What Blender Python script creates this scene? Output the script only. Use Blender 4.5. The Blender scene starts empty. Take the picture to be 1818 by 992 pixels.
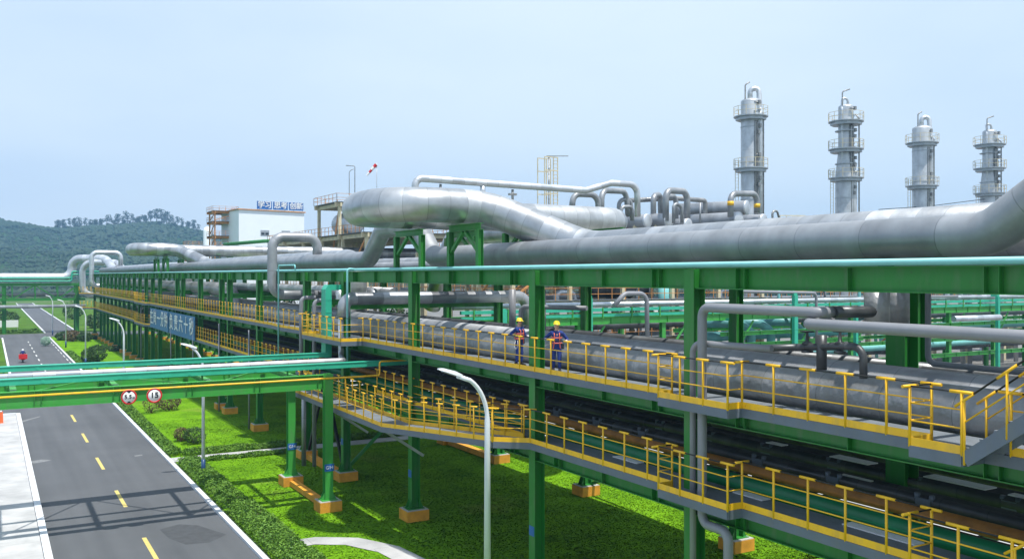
import bpy, bmesh, math, random
from mathutils import Vector, Matrix, noise
random.seed(7)
S = bpy.context.scene
R = math.radians
# ------------------------------------------------------------------ camera, world, sun, exposure
H = 11.5; FPX = 1619.0; TH = math.atan2(929.0, 1619.0); SN, CS = math.sin(TH), math.cos(TH)
cd = bpy.data.cameras.new('camera'); cam = bpy.data.objects.new('camera', cd); S.collection.objects.link(cam)
cam.location = (0, 0, H); cam.rotation_euler = (R(90), 0, -TH)
cd.sensor_width = 36; cd.lens = 36 * FPX / 1818; cd.shift_y = -8 / 1818; cd.clip_start = .1; cd.clip_end = 9000
S.camera = cam
SUN = Vector((.08, -.33, 1)).normalized()
w = bpy.data.worlds.new('World'); S.world = w; w.use_nodes = True
nt = w.node_tree; nt.nodes.clear()
sky = nt.nodes.new('ShaderNodeTexSky'); sky.sky_type = 'NISHITA'; sky.sun_disc = False
sky.sun_elevation = math.asin(SUN.z); sky.sun_rotation = math.atan2(SUN.x, SUN.y)
sky.air_density = 1.0; sky.dust_density = .6; sky.ozone_density = 2.5
tc = nt.nodes.new('ShaderNodeTexCoord'); mp = nt.nodes.new('ShaderNodeMapping'); mp.inputs['Scale'].default_value = (1, 1, 3.2)
nz = nt.nodes.new('ShaderNodeTexNoise'); nz.inputs['Scale'].default_value = 1.6; nz.inputs['Detail'].default_value = 5; nz.inputs['Roughness'].default_value = .5
rp = nt.nodes.new('ShaderNodeValToRGB'); rp.color_ramp.elements[0].position = .45; rp.color_ramp.elements[1].position = .80
rp.color_ramp.elements[0].color = (6.8, 8.5, 10.8, 1); rp.color_ramp.elements[1].color = (8.5, 9.9, 11.2, 1)
mx = nt.nodes.new('ShaderNodeMixRGB'); mx.inputs[0].default_value = .93
bg = nt.nodes.new('ShaderNodeBackground'); bg.inputs['Strength'].default_value = .082
ow = nt.nodes.new('ShaderNodeOutputWorld')
L = nt.links.new
L(tc.outputs['Generated'], mp.inputs[0]); L(mp.outputs[0], nz.inputs[0]); sx_ = nt.nodes.new('ShaderNodeSeparateXYZ'); ad = nt.nodes.new('ShaderNodeMath'); ad.operation = 'MULTIPLY_ADD'; ad.inputs[1].default_value = .32
L(tc.outputs['Generated'], sx_.inputs[0]); L(sx_.outputs[0], ad.inputs[0]); L(nz.outputs[0], ad.inputs[2]); L(ad.outputs[0], rp.inputs[0])
L(sky.outputs[0], mx.inputs[1]); L(rp.outputs[0], mx.inputs[2]); L(mx.outputs[0], bg.inputs[0]); L(bg.outputs[0], ow.inputs[0])
sd = bpy.data.lights.new('sun', 'SUN'); sd.energy = 4.7; sd.angle = R(1.0); sd.color = (1, .965, .90)
so = bpy.data.objects.new('sun', sd); S.collection.objects.link(so); so.rotation_euler = SUN.to_track_quat('Z', 'Y').to_euler()
S.view_settings.view_transform = 'Standard'; S.view_settings.look = 'None'; S.view_settings.exposure = 0.32; S.view_settings.gamma = 1
S.cycles.volume_bounces = 0; S.cycles.max_bounces = 6

# ------------------------------------------------------------------ helpers
def P(u, v=None, X=None, Y=None, Z=None, D=None):
    """turns a photo direction and one known world coordinate into a point of the place"""
    a = (u - 909) / FPX
    dx = a * CS + SN; dy = CS - a * SN
    if X is not None: d = X / dx
    elif Y is not None: d = Y / dy
    elif Z is not None: d = (H - Z) * FPX / (v - 488)
    else: d = D
    z = Z if Z is not None else (H - (v - 488) / FPX * d if v is not None else 0)
    return Vector((d * dx, d * dy, z))
def lnk(o): S.collection.objects.link(o); return o
def tag(o, label=None, cat=None, group=None, kind=None):
    if label: o['label'] = label
    if cat: o['category'] = cat
    if group: o['group'] = group
    if kind: o['kind'] = kind
    return o
def thing(name, label, cat, loc=(0, 0, 0), rz=0, group=None):
    o = lnk(bpy.data.objects.new(name, None)); o.location = loc; o.rotation_euler = (0, 0, rz); o.empty_display_size = .3
    return tag(o, label, cat, group)
def copy_tree(o, parent=None):
    c = lnk(o.copy())
    if parent: c.parent = parent
    for ch in o.children: copy_tree(ch, c)
    return c
class MB:
    def __init__(s): s.v = []; s.f = []; s.uv = []; s.sm = []; s.mi = []
    def face(s, pts, uv=None, sm=False, m=0):
        n = len(s.v); s.v += [tuple(p) for p in pts]; s.f.append(tuple(range(n, n + len(pts)))); s.uv.append(uv or [(0, 0)] * len(pts)); s.sm.append(sm); s.mi.append(m)
        return s
    def hexa(s, c, m=0):
        n = len(s.v); s.v += [tuple(p) for p in c]
        for q in ((0, 3, 2, 1), (4, 5, 6, 7), (0, 1, 5, 4), (1, 2, 6, 5), (2, 3, 7, 6), (3, 0, 4, 7)):
            s.f.append(tuple(n + i for i in q)); s.uv.append([(0, 0), (1, 0), (1, 1), (0, 1)]); s.sm.append(False); s.mi.append(m)
        return s
    def box(s, x0, x1, y0, y1, z0, z1, m=0):
        return s.hexa([(x0, y0, z0), (x1, y0, z0), (x1, y1, z0), (x0, y1, z0), (x0, y0, z1), (x1, y0, z1), (x1, y1, z1), (x0, y1, z1)], m)
    def bar(s, a, b, w, h, up=(0, 0, 1), m=0):
        a = Vector(a); b = Vector(b); t = (b - a)
        if t.length < 1e-5: return s
        t.normalize(); u = Vector(up)
        if abs(t.dot(u)) > .98: u = Vector((0, 1, 0))
        x = t.cross(u).normalized(); y = x.cross(t).normalized()
        c = []
        for p in (a, b):
            for sx, sy in ((-1, -1), (1, -1), (1, 1), (-1, 1)): c.append(p + x * sx * w / 2 + y * sy * h / 2)
        return s.hexa(c, m)
    def hsec(s, a, b, w, h, t=.02, up=(0, 0, 1)):
        """H section: flanges lie across `up`, h apart, w wide"""
        a = Vector(a); b = Vector(b); d = (b - a).normalized(); u = Vector(up); x = d.cross(u).normalized(); y = x.cross(d).normalized()
        s.bar(a + y * (h / 2 - t / 2), b + y * (h / 2 - t / 2), w, t, up); s.bar(a - y * (h / 2 - t / 2), b - y * (h / 2 - t / 2), w, t, up)
        s.bar(a, b, t * .8, h - 2 * t, up); return s
    def tube(s, pts, r, seg=10, bend=0, cap=True, m=0, v0=0.0):
        P_ = [Vector(p) for p in pts]
        if bend > 0 and len(P_) > 2:
            out = [P_[0]]
            for i in range(1, len(P_) - 1):
                a, b, c = P_[i - 1], P_[i], P_[i + 1]; d0 = (b - a); d1 = (c - b)
                l0, l1 = d0.length, d1.length; d0.normalize(); d1.normalize(); ang = d0.angle(d1, 0)
                if ang < .02: out.append(b); continue
                k = min(bend * math.tan(ang / 2), l0 * .49, l1 * .49); rr = k / math.tan(ang / 2); n = max(2, int(ang / R(11)))
                s0 = b - d0 * k; ax = d0.cross(d1).normalized(); nn = ax.cross(d0).normalized(); cen = s0 + nn * rr
                for j in range(n + 1):
                    out.append(cen + Matrix.Rotation(ang * j / n, 3, ax) @ (-nn * rr))
            out.append(P_[-1]); P_ = out
        rad = r if isinstance(r, (list, tuple)) else [r] * len(P_)
        t = [(P_[min(i + 1, len(P_) - 1)] - P_[max(i - 1, 0)]).normalized() for i in range(len(P_))]
        u = Vector((0, 0, 1)) if abs(t[0].z) < .9 else Vector((0, 1, 0))
        x = t[0].cross(u).normalized(); n0 = len(s.v); ln = v0; lens = []
        for i, p in enumerate(P_):
            if i: ln += (p - P_[i - 1]).length
            lens.append(ln); x = (x - t[i] * x.dot(t[i])).normalized(); y = t[i].cross(x)
            sc = 1.0
            if 0 < i < len(P_) - 1:
                ca = (P_[i] - P_[i - 1]).normalized().dot((P_[i + 1] - P_[i]).normalized()); sc = 1 / max(.7, math.sqrt((1 + ca) / 2))
            for k in range(seg):
                a = 2 * math.pi * k / seg; s.v.append(tuple(p + (x * math.cos(a) + y * math.sin(a)) * rad[min(i, len(rad) - 1)]))
        for i in range(len(P_) - 1):
            for k in range(seg):
                k2 = (k + 1) % seg; a = n0 + i * seg
                s.f.append((a + k, a + k2, a + seg + k2, a + seg + k)); s.sm.append(True); s.mi.append(m)
                s.uv.append([(k / seg, lens[i]), ((k + 1) / seg, lens[i]), ((k + 1) / seg, lens[i + 1]), (k / seg, lens[i + 1])])
        if cap:
            for i, rev in ((0, True), (len(P_) - 1, False)):
                q = [n0 + i * seg + k for k in range(seg)]
                s.f.append(tuple(reversed(q)) if rev else tuple(q)); s.sm.append(False); s.mi.append(m); s.uv.append([(0, lens[i])] * seg)
        return s
    def lathe(s, base, prof, seg=20, axis=(0, 0, 1), m=0):
        b = Vector(base); ax = Vector(axis).normalized(); u = Vector((0, 0, 1)) if abs(ax.z) < .9 else Vector((0, 1, 0))
        x = ax.cross(u).normalized(); y = ax.cross(x); n0 = len(s.v)
        for r, z in prof:
            for k in range(seg):
                a = 2 * math.pi * k / seg; s.v.append(tuple(b + ax * z + (x * math.cos(a) + y * math.sin(a)) * r))
        for i in range(len(prof) - 1):
            for k in range(seg):
                k2 = (k + 1) % seg; a = n0 + i * seg
                s.f.append((a + k, a + seg + k, a + seg + k2, a + k2)); s.sm.append(True); s.mi.append(m)
                s.uv.append([(k / seg, prof[i][1]), (k / seg, prof[i + 1][1]), ((k + 1) / seg, prof[i + 1][1]), ((k + 1) / seg, prof[i][1])])
        return s
    def ring(s, c, r0, r1, z0, z1, seg=24, a0=0, a1=2 * math.pi):
        c = Vector(c)
        for k in range(seg):
            p = a0 + (a1 - a0) * k / seg; q = a0 + (a1 - a0) * (k + 1) / seg
            e = lambda r, a, z: c + Vector((r * math.cos(a), r * math.sin(a), z))
            s.hexa([e(r0, p, z0), e(r1, p, z0), e(r1, q, z0), e(r0, q, z0), e(r0, p, z1), e(r1, p, z1), e(r1, q, z1), e(r0, q, z1)])
        return s
    def build(s, name, mat, parent=None, world=True):
        me = bpy.data.meshes.new(name)
        off = Vector(parent_loc(parent)) if (parent and world) else Vector((0, 0, 0))
        me.from_pydata([(a - off.x, b - off.y, c - off.z) for a, b, c in s.v], [], s.f)
        uvl = me.uv_layers.new(name='UVMap'); flat = [c for f in s.uv for p in f for c in p]; uvl.data.foreach_set('uv', flat)
        me.polygons.foreach_set('use_smooth', s.sm); me.polygons.foreach_set('material_index', s.mi)
        for m_ in (mat if isinstance(mat, (list, tuple)) else [mat]): me.materials.append(m_)
        me.update(); o = lnk(bpy.data.objects.new(name, me))
        if parent: o.parent = parent
        return o
def parent_loc(p):
    l = Vector(p.location)
    while p.parent: p = p.parent; l += Vector(p.location)
    return l

# ------------------------------------------------------------------ materials
def newmat(name):
    m = bpy.data.materials.new(name); m.use_nodes = True; n = m.node_tree; b = n.nodes['Principled BSDF']; return m, n, b
def N(n, t, **k):
    x = n.nodes.new('ShaderNode' + t)
    for a, b in k.items():
        if a in ('operation', 'blend_type', 'feature', 'noise_dimensions', 'data_type'): setattr(x, a, b)
        else: x.inputs[a.replace('_', ' ')].default_value = b
    return x
def paint(name, col, rough=.5, metal=0, var=.18, scale=1.4, bump=0.0, dirt=None, bscale=20, rust=None):
    m, n, b = newmat(name); l = n.links.new
    t = N(n, 'TexCoord'); g = N(n, 'NewGeometry') if False else None
    z = N(n, 'TexNoise', Scale=scale, Detail=6, Roughness=.62); l(t.outputs['Object'], z.inputs[0])
    c = N(n, 'ValToRGB'); l(z.outputs[0], c.inputs[0])
    c.color_ramp.elements[0].position = .3; c.color_ramp.elements[1].position = .72
    d = dirt or tuple(x * (1 - var) for x in col); c.color_ramp.elements[0].color = (*d, 1); c.color_ramp.elements[1].color = (*[min(1, x * (1 + var * .6)) for x in col], 1)
    src = c.outputs[0]
    if rust:
        zr = N(n, 'TexNoise', Scale=5.5, Detail=9, Roughness=.75); l(t.outputs['Object'], zr.inputs[0]); cr = N(n, 'ValToRGB'); l(zr.outputs[0], cr.inputs[0]); cr.color_ramp.elements[0].position = .60; cr.color_ramp.elements[1].position = .70; cr.color_ramp.elements[1].color = (.8, .8, .8, 1)
        mpd = N(n, 'Mapping'); mpd.inputs['Scale'].default_value = (2.2, 2.2, .5); l(t.outputs['Object'], mpd.inputs[0]); zd = N(n, 'TexNoise', Scale=1.6, Detail=5); l(mpd.outputs[0], zd.inputs[0]); cd_ = N(n, 'ValToRGB'); l(zd.outputs[0], cd_.inputs[0]); cd_.color_ramp.elements[0].position = .5; cd_.color_ramp.elements[1].position = .8; cd_.color_ramp.elements[1].color = (.38, .38, .38, 1)
        m1 = N(n, 'MixRGB'); m1.inputs[2].default_value = (.17, .17, .13, 1); l(cd_.outputs[0], m1.inputs[0]); l(src, m1.inputs[1])
        m2_ = N(n, 'MixRGB'); m2_.inputs[2].default_value = (*rust, 1); l(cr.outputs[0], m2_.inputs[0]); l(m1.outputs[0], m2_.inputs[1]); src = m2_.outputs[0]
    l(src, b.inputs['Base Color']); b.inputs['Metallic'].default_value = metal
    mr = N(n, 'MapRange'); mr.inputs['To Min'].default_value = rough - .08; mr.inputs['To Max'].default_value = rough + .12
    l(z.outputs[0], mr.inputs[0]); l(mr.outputs[0], b.inputs['Roughness'])
    if bump:
        z2 = N(n, 'TexNoise', Scale=bscale, Detail=4); l(t.outputs['Object'], z2.inputs[0]); bp = N(n, 'Bump', Strength=bump, Distance=.03); l(z2.outputs[0], bp.inputs['Height']); l(bp.outputs[0], b.inputs['Normal'])
    return m
def cladding(name, col=(.55, .57, .6), rough=.36, metal=.75, panel=1.0, var=.16, streak=.12, dents=.15):
    """sheet-metal pipe cladding: panels of slightly different tone with dark lap seams, measured along the pipe"""
    m, n, b = newmat(name); l = n.links.new
    uv = N(n, 'UVMap'); sp = N(n, 'SeparateXYZ'); l(uv.outputs[0], sp.inputs[0])
    dv = N(n, 'Math', operation='DIVIDE'); dv.inputs[1].default_value = panel; l(sp.outputs[1], dv.inputs[0])
    fl = N(n, 'Math', operation='FLOOR'); l(dv.outputs[0], fl.inputs[0]); fr = N(n, 'Math', operation='FRACT'); l(dv.outputs[0], fr.inputs[0])
    wn = N(n, 'TexWhiteNoise', noise_dimensions='1D'); l(fl.outputs[0], wn.inputs['W'])
    tone = N(n, 'MapRange'); tone.inputs['To Min'].default_value = 1 - var; tone.inputs['To Max'].default_value = 1 + var * .5; l(wn.outputs[0], tone.inputs[0])
    seam = N(n, 'Math', operation='LESS_THAN'); seam.inputs[1].default_value = .025 / panel; l(fr.outputs[0], seam.inputs[0])
    sm = N(n, 'MapRange'); sm.inputs['To Min'].default_value = 1; sm.inputs['To Max'].default_value = .70; l(seam.outputs[0], sm.inputs[0])
    mu = N(n, 'Math', operation='MULTIPLY'); l(tone.outputs[0], mu.inputs[0]); l(sm.outputs[0], mu.inputs[1])
    t = N(n, 'TexCoord'); z = N(n, 'TexNoise', Scale=1.3, Detail=7, Roughness=.65); l(t.outputs['Object'], z.inputs[0])
    mp_ = N(n, 'Mapping'); mp_.inputs['Scale'].default_value = (1.2, 1.2, .6); l(t.outputs['Object'], mp_.inputs[0]); z3 = N(n, 'TexNoise', Scale=1.0, Detail=3); l(mp_.outputs[0], z3.inputs[0])
    za = N(n, 'Math', operation='ADD'); l(z.outputs[0], za.inputs[0]); l(z3.outputs[0], za.inputs[1])
    zr = N(n, 'MapRange'); zr.inputs['From Min'].default_value = .7; zr.inputs['From Max'].default_value = 1.3; zr.inputs['To Min'].default_value = 1 - streak * 1.6; zr.inputs['To Max'].default_value = 1 + streak; l(za.outputs[0], zr.inputs[0])
    m2 = N(n, 'Math', operation='MULTIPLY'); l(mu.outputs[0], m2.inputs[0]); l(zr.outputs[0], m2.inputs[1])
    vc = N(n, 'VectorMath', operation='SCALE'); vc.inputs[0].default_value = col; l(m2.outputs[0], vc.inputs['Scale']); l(vc.outputs[0], b.inputs['Base Color'])
    b.inputs['Metallic'].default_value = metal
    rr = N(n, 'MapRange'); rr.inputs['To Min'].default_value = rough - .07; rr.inputs['To Max'].default_value = rough + .14; l(wn.outputs[0], rr.inputs[0]); l(rr.outputs[0], b.inputs['Roughness'])
    z4 = N(n, 'TexNoise', Scale=2.2, Detail=3); l(t.outputs['Object'], z4.inputs[0])
    hs = N(n, 'Math', operation='MULTIPLY'); hs.inputs[1].default_value = -.25; l(seam.outputs[0], hs.inputs[0]); ha = N(n, 'Math', operation='ADD'); l(hs.outputs[0], ha.inputs[0]); l(z4.outputs[0], ha.inputs[1])
    bp = N(n, 'Bump', Strength=dents, Distance=.08 if dents < .4 else .22); l(ha.outputs[0], bp.inputs['Height']); l(bp.outputs[0], b.inputs['Normal'])
    return m
M = {}
M['green'] = paint('green_steel', (.020, .205, .024), .45, rust=(.045, .09, .03), var=.12, scale=.5)
M['lgreen'] = paint('light_green_steel', (.05, .33, .05), .45, rust=(.09, .14, .05), var=.15, scale=.5)
M['turq'] = paint('turquoise_paint', (.035, .42, .27), .4, var=.15)
M['paleturq'] = paint('pale_turquoise_paint', (.22, .55, .55), .4, var=.12)
M['yellow'] = paint('yellow_paint', (.90, .50, .010), .45, rust=(.42, .20, .03), var=.12)
M['orange'] = paint('orange_concrete_paint', (.74, .33, .03), .7, var=.3, bump=.3)
M['concrete'] = paint('concrete_top', (.42, .42, .40), .85, var=.2)
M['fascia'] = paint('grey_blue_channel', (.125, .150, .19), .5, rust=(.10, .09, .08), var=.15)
M['deck'] = paint('grating', (.165, .185, .205), .6, var=.2, scale=3, bump=.4)
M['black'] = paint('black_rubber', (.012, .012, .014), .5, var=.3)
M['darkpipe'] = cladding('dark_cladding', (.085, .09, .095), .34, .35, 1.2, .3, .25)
M['brown'] = paint('rust_brown', (.42, .18, .035), .6, var=.4, scale=2)
M['alu'] = cladding('aluminium_cladding', (.62, .64, .67), .40, .70, .95, .12, .08, .08)
M['alubig'] = cladding('aluminium_cladding_weathered', (.50, .51, .52), .38, .80, .8, .22, .16, .12)
M['alugrey'] = cladding('dull_grey_cladding', (.33, .34, .355), .44, .50, 2.1, .12, .14, .10)
M['alumid'] = cladding('crumpled_cladding', (.31, .31, .31), .42, .50, 1.9, .12, .16, .45)
M['towerskin'] = cladding('tower_cladding', (.52, .54, .56), .42, .6, 3.0, .12, .15, .06)
M['band'] = cladding('banded_cladding', (.40, .41, .43), .35, .6, 1.5, .45, .15, .12)
M['greypaint'] = paint('grey_pipe_paint', (.235, .24, .26), .42, var=.1)
M['whitepole'] = paint('white_pole_paint', (.72, .75, .80), .35, var=.06)
M['blue'] = paint('blue_pole_base', (.015, .06, .17), .4)
M['signblue'] = paint('blue_sign', (.02, .13, .42), .45, var=.08)
M['bannerblue'] = paint('blue_banner', (.045, .17, .36), .5, var=.12)
M['white'] = paint('white_paint', (.80, .80, .80), .5, var=.05)
M['whitewall'] = paint('white_cladding_wall', (.82, .86, .90), .55, var=.03, scale=.3)
M['tan'] = paint('tan_steel', (.66, .57, .38), .6, var=.25, scale=1)
M['rust'] = paint('rusty_orange_steel', (.62, .28, .09), .65, var=.4, scale=1)
M['teal'] = paint('teal_pipe', (.10, .30, .31), .38, var=.2)
M['greenpipe'] = paint('green_pipe', (.01, .20, .075), .38, var=.2)
M['red'] = paint('red_paint', (.60, .02, .02), .35)
M['signtext'] = paint('black_ink', (.01, .01, .012), .5)
M['steel'] = paint('galvanised', (.42, .45, .48), .4, .5, var=.2)
M['glassdark'] = paint('dark_glass', (.03, .04, .05), .15)

# ground materials use object coordinates in metres
def asphalt():
    m, n, b = newmat('asphalt'); l = n.links.new; t = N(n, 'TexCoord')
    z = N(n, 'TexNoise', Scale=.16, Detail=8, Roughness=.6); l(t.outputs['Object'], z.inputs[0])
    f = N(n, 'TexNoise', Scale=35, Detail=3); l(t.outputs['Object'], f.inputs[0])
    mp_ = N(n, 'Mapping'); mp_.inputs['Scale'].default_value = (1.1, .035, 1); l(t.outputs['Object'], mp_.inputs[0]); s = N(n, 'TexNoise', Scale=1.0, Detail=3); l(mp_.outputs[0], s.inputs[0])
    a = N(n, 'Math', operation='ADD'); l(z.outputs[0], a.inputs[0]); l(s.outputs[0], a.inputs[1]); a2 = N(n, 'Math', operation='MULTIPLY_ADD'); a2.inputs[1].default_value = .5; l(f.outputs[0], a2.inputs[0]); l(a.outputs[0], a2.inputs[2])
    c = N(n, 'ValToRGB'); mr = N(n, 'MapRange'); mr.inputs['From Min'].default_value = .8; mr.inputs['From Max'].default_value = 1.7; l(a2.outputs[0], mr.inputs[0]); l(mr.outputs[0], c.inputs[0])
    c.color_ramp.elements[0].color = (.058, .062, .068, 1); c.color_ramp.elements[1].color = (.108, .113, .121, 1); l(c.outputs[0], b.inputs['Base Color']); b.inputs['Roughness'].default_value = .85
    bp = N(n, 'Bump', Strength=.25, Distance=.01); l(f.outputs[0], bp.inputs['Height']); l(bp.outputs[0], b.inputs['Normal']); return m
def grassm(name, lo, hi, dry, scale=.35):
    m, n, b = newmat(name); l = n.links.new; t = N(n, 'TexCoord')
    z = N(n, 'TexNoise', Scale=scale, Detail=9, Roughness=.68); l(t.outputs['Object'], z.inputs[0])
    f = N(n, 'TexNoise', Scale=5, Detail=7, Roughness=.6); l(t.outputs['Object'], f.inputs[0])
    a = N(n, 'Math', operation='ADD'); l(z.outputs[0], a.inputs[0]); l(f.outputs[0], a.inputs[1])
    mr = N(n, 'MapRange'); mr.inputs['From Min'].default_value = .72; mr.inputs['From Max'].default_value = 1.3; l(a.outputs[0], mr.inputs[0])
    c = N(n, 'ValToRGB'); l(mr.outputs[0], c.inputs[0]); e = c.color_ramp.elements; e[0].color = (*lo, 1); e[1].color = (*hi, 1); e[0].position = .1; e[1].position = .8
    d = N(n, 'TexNoise', Scale=.22, Detail=5); mp_ = N(n, 'Mapping'); mp_.inputs['Location'].default_value = (31, 7, 0); l(t.outputs['Object'], mp_.inputs[0]); l(mp_.outputs[0], d.inputs[0])
    dr = N(n, 'ValToRGB'); dr.color_ramp.elements[0].position = .60; dr.color_ramp.elements[1].position = .74; l(d.outputs[0], dr.inputs[0])
    mx_ = N(n, 'MixRGB'); mx_.inputs[2].default_value = (*dry, 1); l(c.outputs[0], mx_.inputs[1])
    q = N(n, 'Math', operation='MULTIPLY'); q.inputs[1].default_value = .45; l(dr.outputs[0], q.inputs[0]); l(q.outputs[0], mx_.inputs[0])
    l(mx_.outputs[0], b.inputs['Base Color']); b.inputs['Roughness'].default_value = .95; b.inputs['Specular IOR Level'].default_value = .04
    bp = N(n, 'Bump', Strength=.5, Distance=.08); l(f.outputs[0], bp.inputs['Height']); l(bp.outputs[0], b.inputs['Normal']); return m
def leafm(name, a, b_):
    m, n, b = newmat(name); l = n.links.new; t = N(n, 'TexCoord')
    z = N(n, 'TexNoise', Scale=2.2, Detail=5, Roughness=.7); l(t.outputs['Object'], z.inputs[0]); c = N(n, 'ValToRGB'); l(z.outputs[0], c.inputs[0])
    e = c.color_ramp.elements; e[0].position = .35; e[1].position = .68; e[0].color = (*a, 1); e[1].color = (*b_, 1); l(c.outputs[0], b.inputs['Base Color']); b.inputs['Roughness'].default_value = .6; b.inputs['Specular IOR Level'].default_value = .25
    return m
def slabs():
    m, n, b = newmat('concrete_slabs'); l = n.links.new; t = N(n, 'TexCoord')
    z = N(n, 'TexNoise', Scale=.5, Detail=8, Roughness=.65); l(t.outputs['Object'], z.inputs[0]); c = N(n, 'ValToRGB'); l(z.outputs[0], c.inputs[0])
    c.color_ramp.elements[0].position = .3; c.color_ramp.elements[0].color = (.31, .31, .31, 1); c.color_ramp.elements[1].position = .7; c.color_ramp.elements[1].color = (.52, .515, .505, 1)
    br = N(n, 'TexBrick', Scale=1.0); br.inputs['Mortar Size'].default_value = .012; br.inputs['Brick Width'].default_value = 4.0; br.inputs['Row Height'].default_value = 4.0
    br.inputs['Color1'].default_value = (1, 1, 1, 1); br.inputs['Color2'].default_value = (.93, .93, .93, 1); br.inputs['Mortar'].default_value = (.55, .55, .52, 1); l(t.outputs['Object'], br.inputs[0])
    x = N(n, 'MixRGB', blend_type='MULTIPLY'); x.inputs[0].default_value = 1; l(c.outputs[0], x.inputs[1]); l(br.outputs[0], x.inputs[2]); l(x.outputs[0], b.inputs['Base Color']); b.inputs['Roughness'].default_value = .85; return m
M['asphalt'] = asphalt()
M['fargrass'] = grassm('far_lawn_grass', (.035, .085, .012), (.09, .18, .02), (.14, .14, .06), .12)
M['grass'] = grassm('lawn_grass', (.060, .155, .005), (.155, .335, .010), (.24, .28, .06))
M['ground'] = grassm('field_ground', (.05, .10, .03), (.11, .17, .05), (.2, .17, .1), .03)
M['leaf'] = leafm('hedge_leaf', (.045, .12, .015), (.17, .32, .035))
M['bushleaf'] = leafm('bush_leaf', (.028, .075, .02), (.08, .15, .035))
M['redleaf'] = leafm('reddish_leaf', (.09, .06, .035), (.16, .13, .05))
M['paleleaf'] = leafm('pale_leaf', (.20, .38, .26), (.55, .68, .58))
M['farleaf'] = leafm('far_tree_leaf', (.012, .032, .014), (.035, .068, .024))
M['slabs'] = slabs()
M['kerb'] = paint('kerb_white', (.62, .63, .65), .7, var=.12)
M['roadyellow'] = paint('road_marking_yellow', (.60, .47, .14), .7, var=.25, scale=6)
M['roadwhite'] = paint('road_marking_white', (.6, .6, .58), .7, var=.2, scale=6)
M['bark'] = paint('bark', (.12, .09, .06), .9, var=.3)

def struct(name, mb, mat, kind='structure'):
    return tag(mb.build(name, mat), kind=kind)

# ------------------------------------------------------------------ ground, roads, lawns
g = MB(); g.face([(-3500, -600, -.02), (5000, -600, -.02), (5000, 6500, -.02), (-3500, 6500, -.02)]); struct('ground', g, M['ground'])
def sheet(name, poly, z, mat): return struct(name, MB().face([(x, y, z) for x, y in poly]), mat)
RX0, RX1 = 2.25, 9.55
# main road with its junction at the far end (one sheet, L and T joined edge to edge)
rd = MB()
def rect(mb, x0, x1, y0, y1, z): mb.face([(x0, y0, z), (x1, y0, z), (x1, y1, z), (x0, y1, z)])
rect(rd, RX0, RX1, -30, 190, 0); rect(rd, -60, RX0, 86, 96, 0)
struct('road', rd, M['asphalt'])
r2 = MB(); rect(r2, -200, 120, 190, 202, 0); rect(r2, 9.8, 15.3, 202, 420, 0); struct('crossing_road', r2, M['asphalt'])
sheet('lawn', [(10.0, -30), (31.2, -30), (31.2, 189), (10.0, 189)], .006, M['grass'])
sheet('far_lawn', [(-200, 203), (9.4, 203), (9.4, 420), (-200, 420)], .006, M['fargrass'])
sheet('far_lawn', [(15.7, 203), (60, 203), (60, 420), (15.7, 420)], .006, M['fargrass'])
sheet('far_verge', [(-200, 97), (1.9, 97), (1.9, 189), (-200, 189)], .006, M['fargrass'])
sheet('plant_road', [(32.0, -40), (39.5, -40), (39.5, 189), (32.0, 189)], .004, M['slabs'])
sheet('plant_yard', [(39.8, -60), (420, -60), (420, 400), (60.5, 400), (60.5, 202.5), (39.8, 189)], .002, paint('yard_ground', (.17, .165, .155), .9, var=.35, scale=.2))
ap = MB(); ap.box(-60, 1.93, -30, 85.3, -.02, .10); struct('pavement', ap, M['slabs'])
kb = MB(); kb.box(1.95, 2.25, -30, 85.5, -.02, .14); kb.box(-60, 1.945, 85.32, 85.68, -.02, .14); kb.box(9.55, 9.78, -30, 189, -.02, .13)
kb.box(2.0, 2.25, 96.5, 189, -.02, .13); kb.box(31.2, 31.5, -30, 189, -.02, .15); kb.box(9.5, 9.8, 203, 420, -.02, .13); kb.box(15.3, 15.6, 203, 420, -.02, .13)
struct('kerb', kb, M['kerb'])
ln = MB()
for y in [28.6 + 10.1 * k for k in range(6)]: ln.box(5.81, 5.99, y, y + 4.0, .0, .0045)
struct('road_marking', ln, M['roadyellow'])
ln = MB()
for k in range(12): ln.box(5.82, 5.98, 92 + 7.6 * k, 95 + 7.6 * k, 0, .0045)
for k in range(14): ln.box(9.2, 9.32, 100 + 6 * k, 103.5 + 6 * k, 0, .0045)
struct('road_marking', ln, M['roadwhite'])
def decal(name, pts, mat, z=.0025):
    sheet(name, [tuple(P(u, v, Z=0).xy) for u, v in pts], z, mat)
M['patch'] = paint('asphalt_patch', (.060, .064, .070), .85, var=.3, scale=3); M['scuff'] = paint('chalky_scuff', (.19, .195, .2), .9, var=.35, scale=8)
decal('road_patch', [(283, 939), (318, 930), (352, 932), (402, 948), (372, 962), (330, 966), (300, 955)][::-1], M['patch']); decal('road_patch', [(140, 716), (158, 714), (160, 717), (141, 719)][::-1], M['patch'])
decal('road_scuff', [(37, 747), (60, 741), (72, 738), (70, 740), (52, 745), (40, 749)][::-1], M['scuff'], .0022); decal('road_scuff', [(50, 819), (74, 815), (92, 816), (80, 819), (60, 822)][::-1], M['scuff'], .0022); decal('road_scuff', [(238, 808), (252, 806), (253, 808), (240, 810)][::-1], M['scuff'], .0022)
pth = MB(); pth.box(9.8, 34, 58.9, 60.2, 0, .05)
struct('path', pth, M['slabs'])
cv = [P(505, 968, Z=0), P(560, 960, Z=0), P(625, 961, Z=0), P(690, 975, Z=0), P(740, 1000, Z=0), P(800, 1050, Z=0)]
cp = MB()
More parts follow.
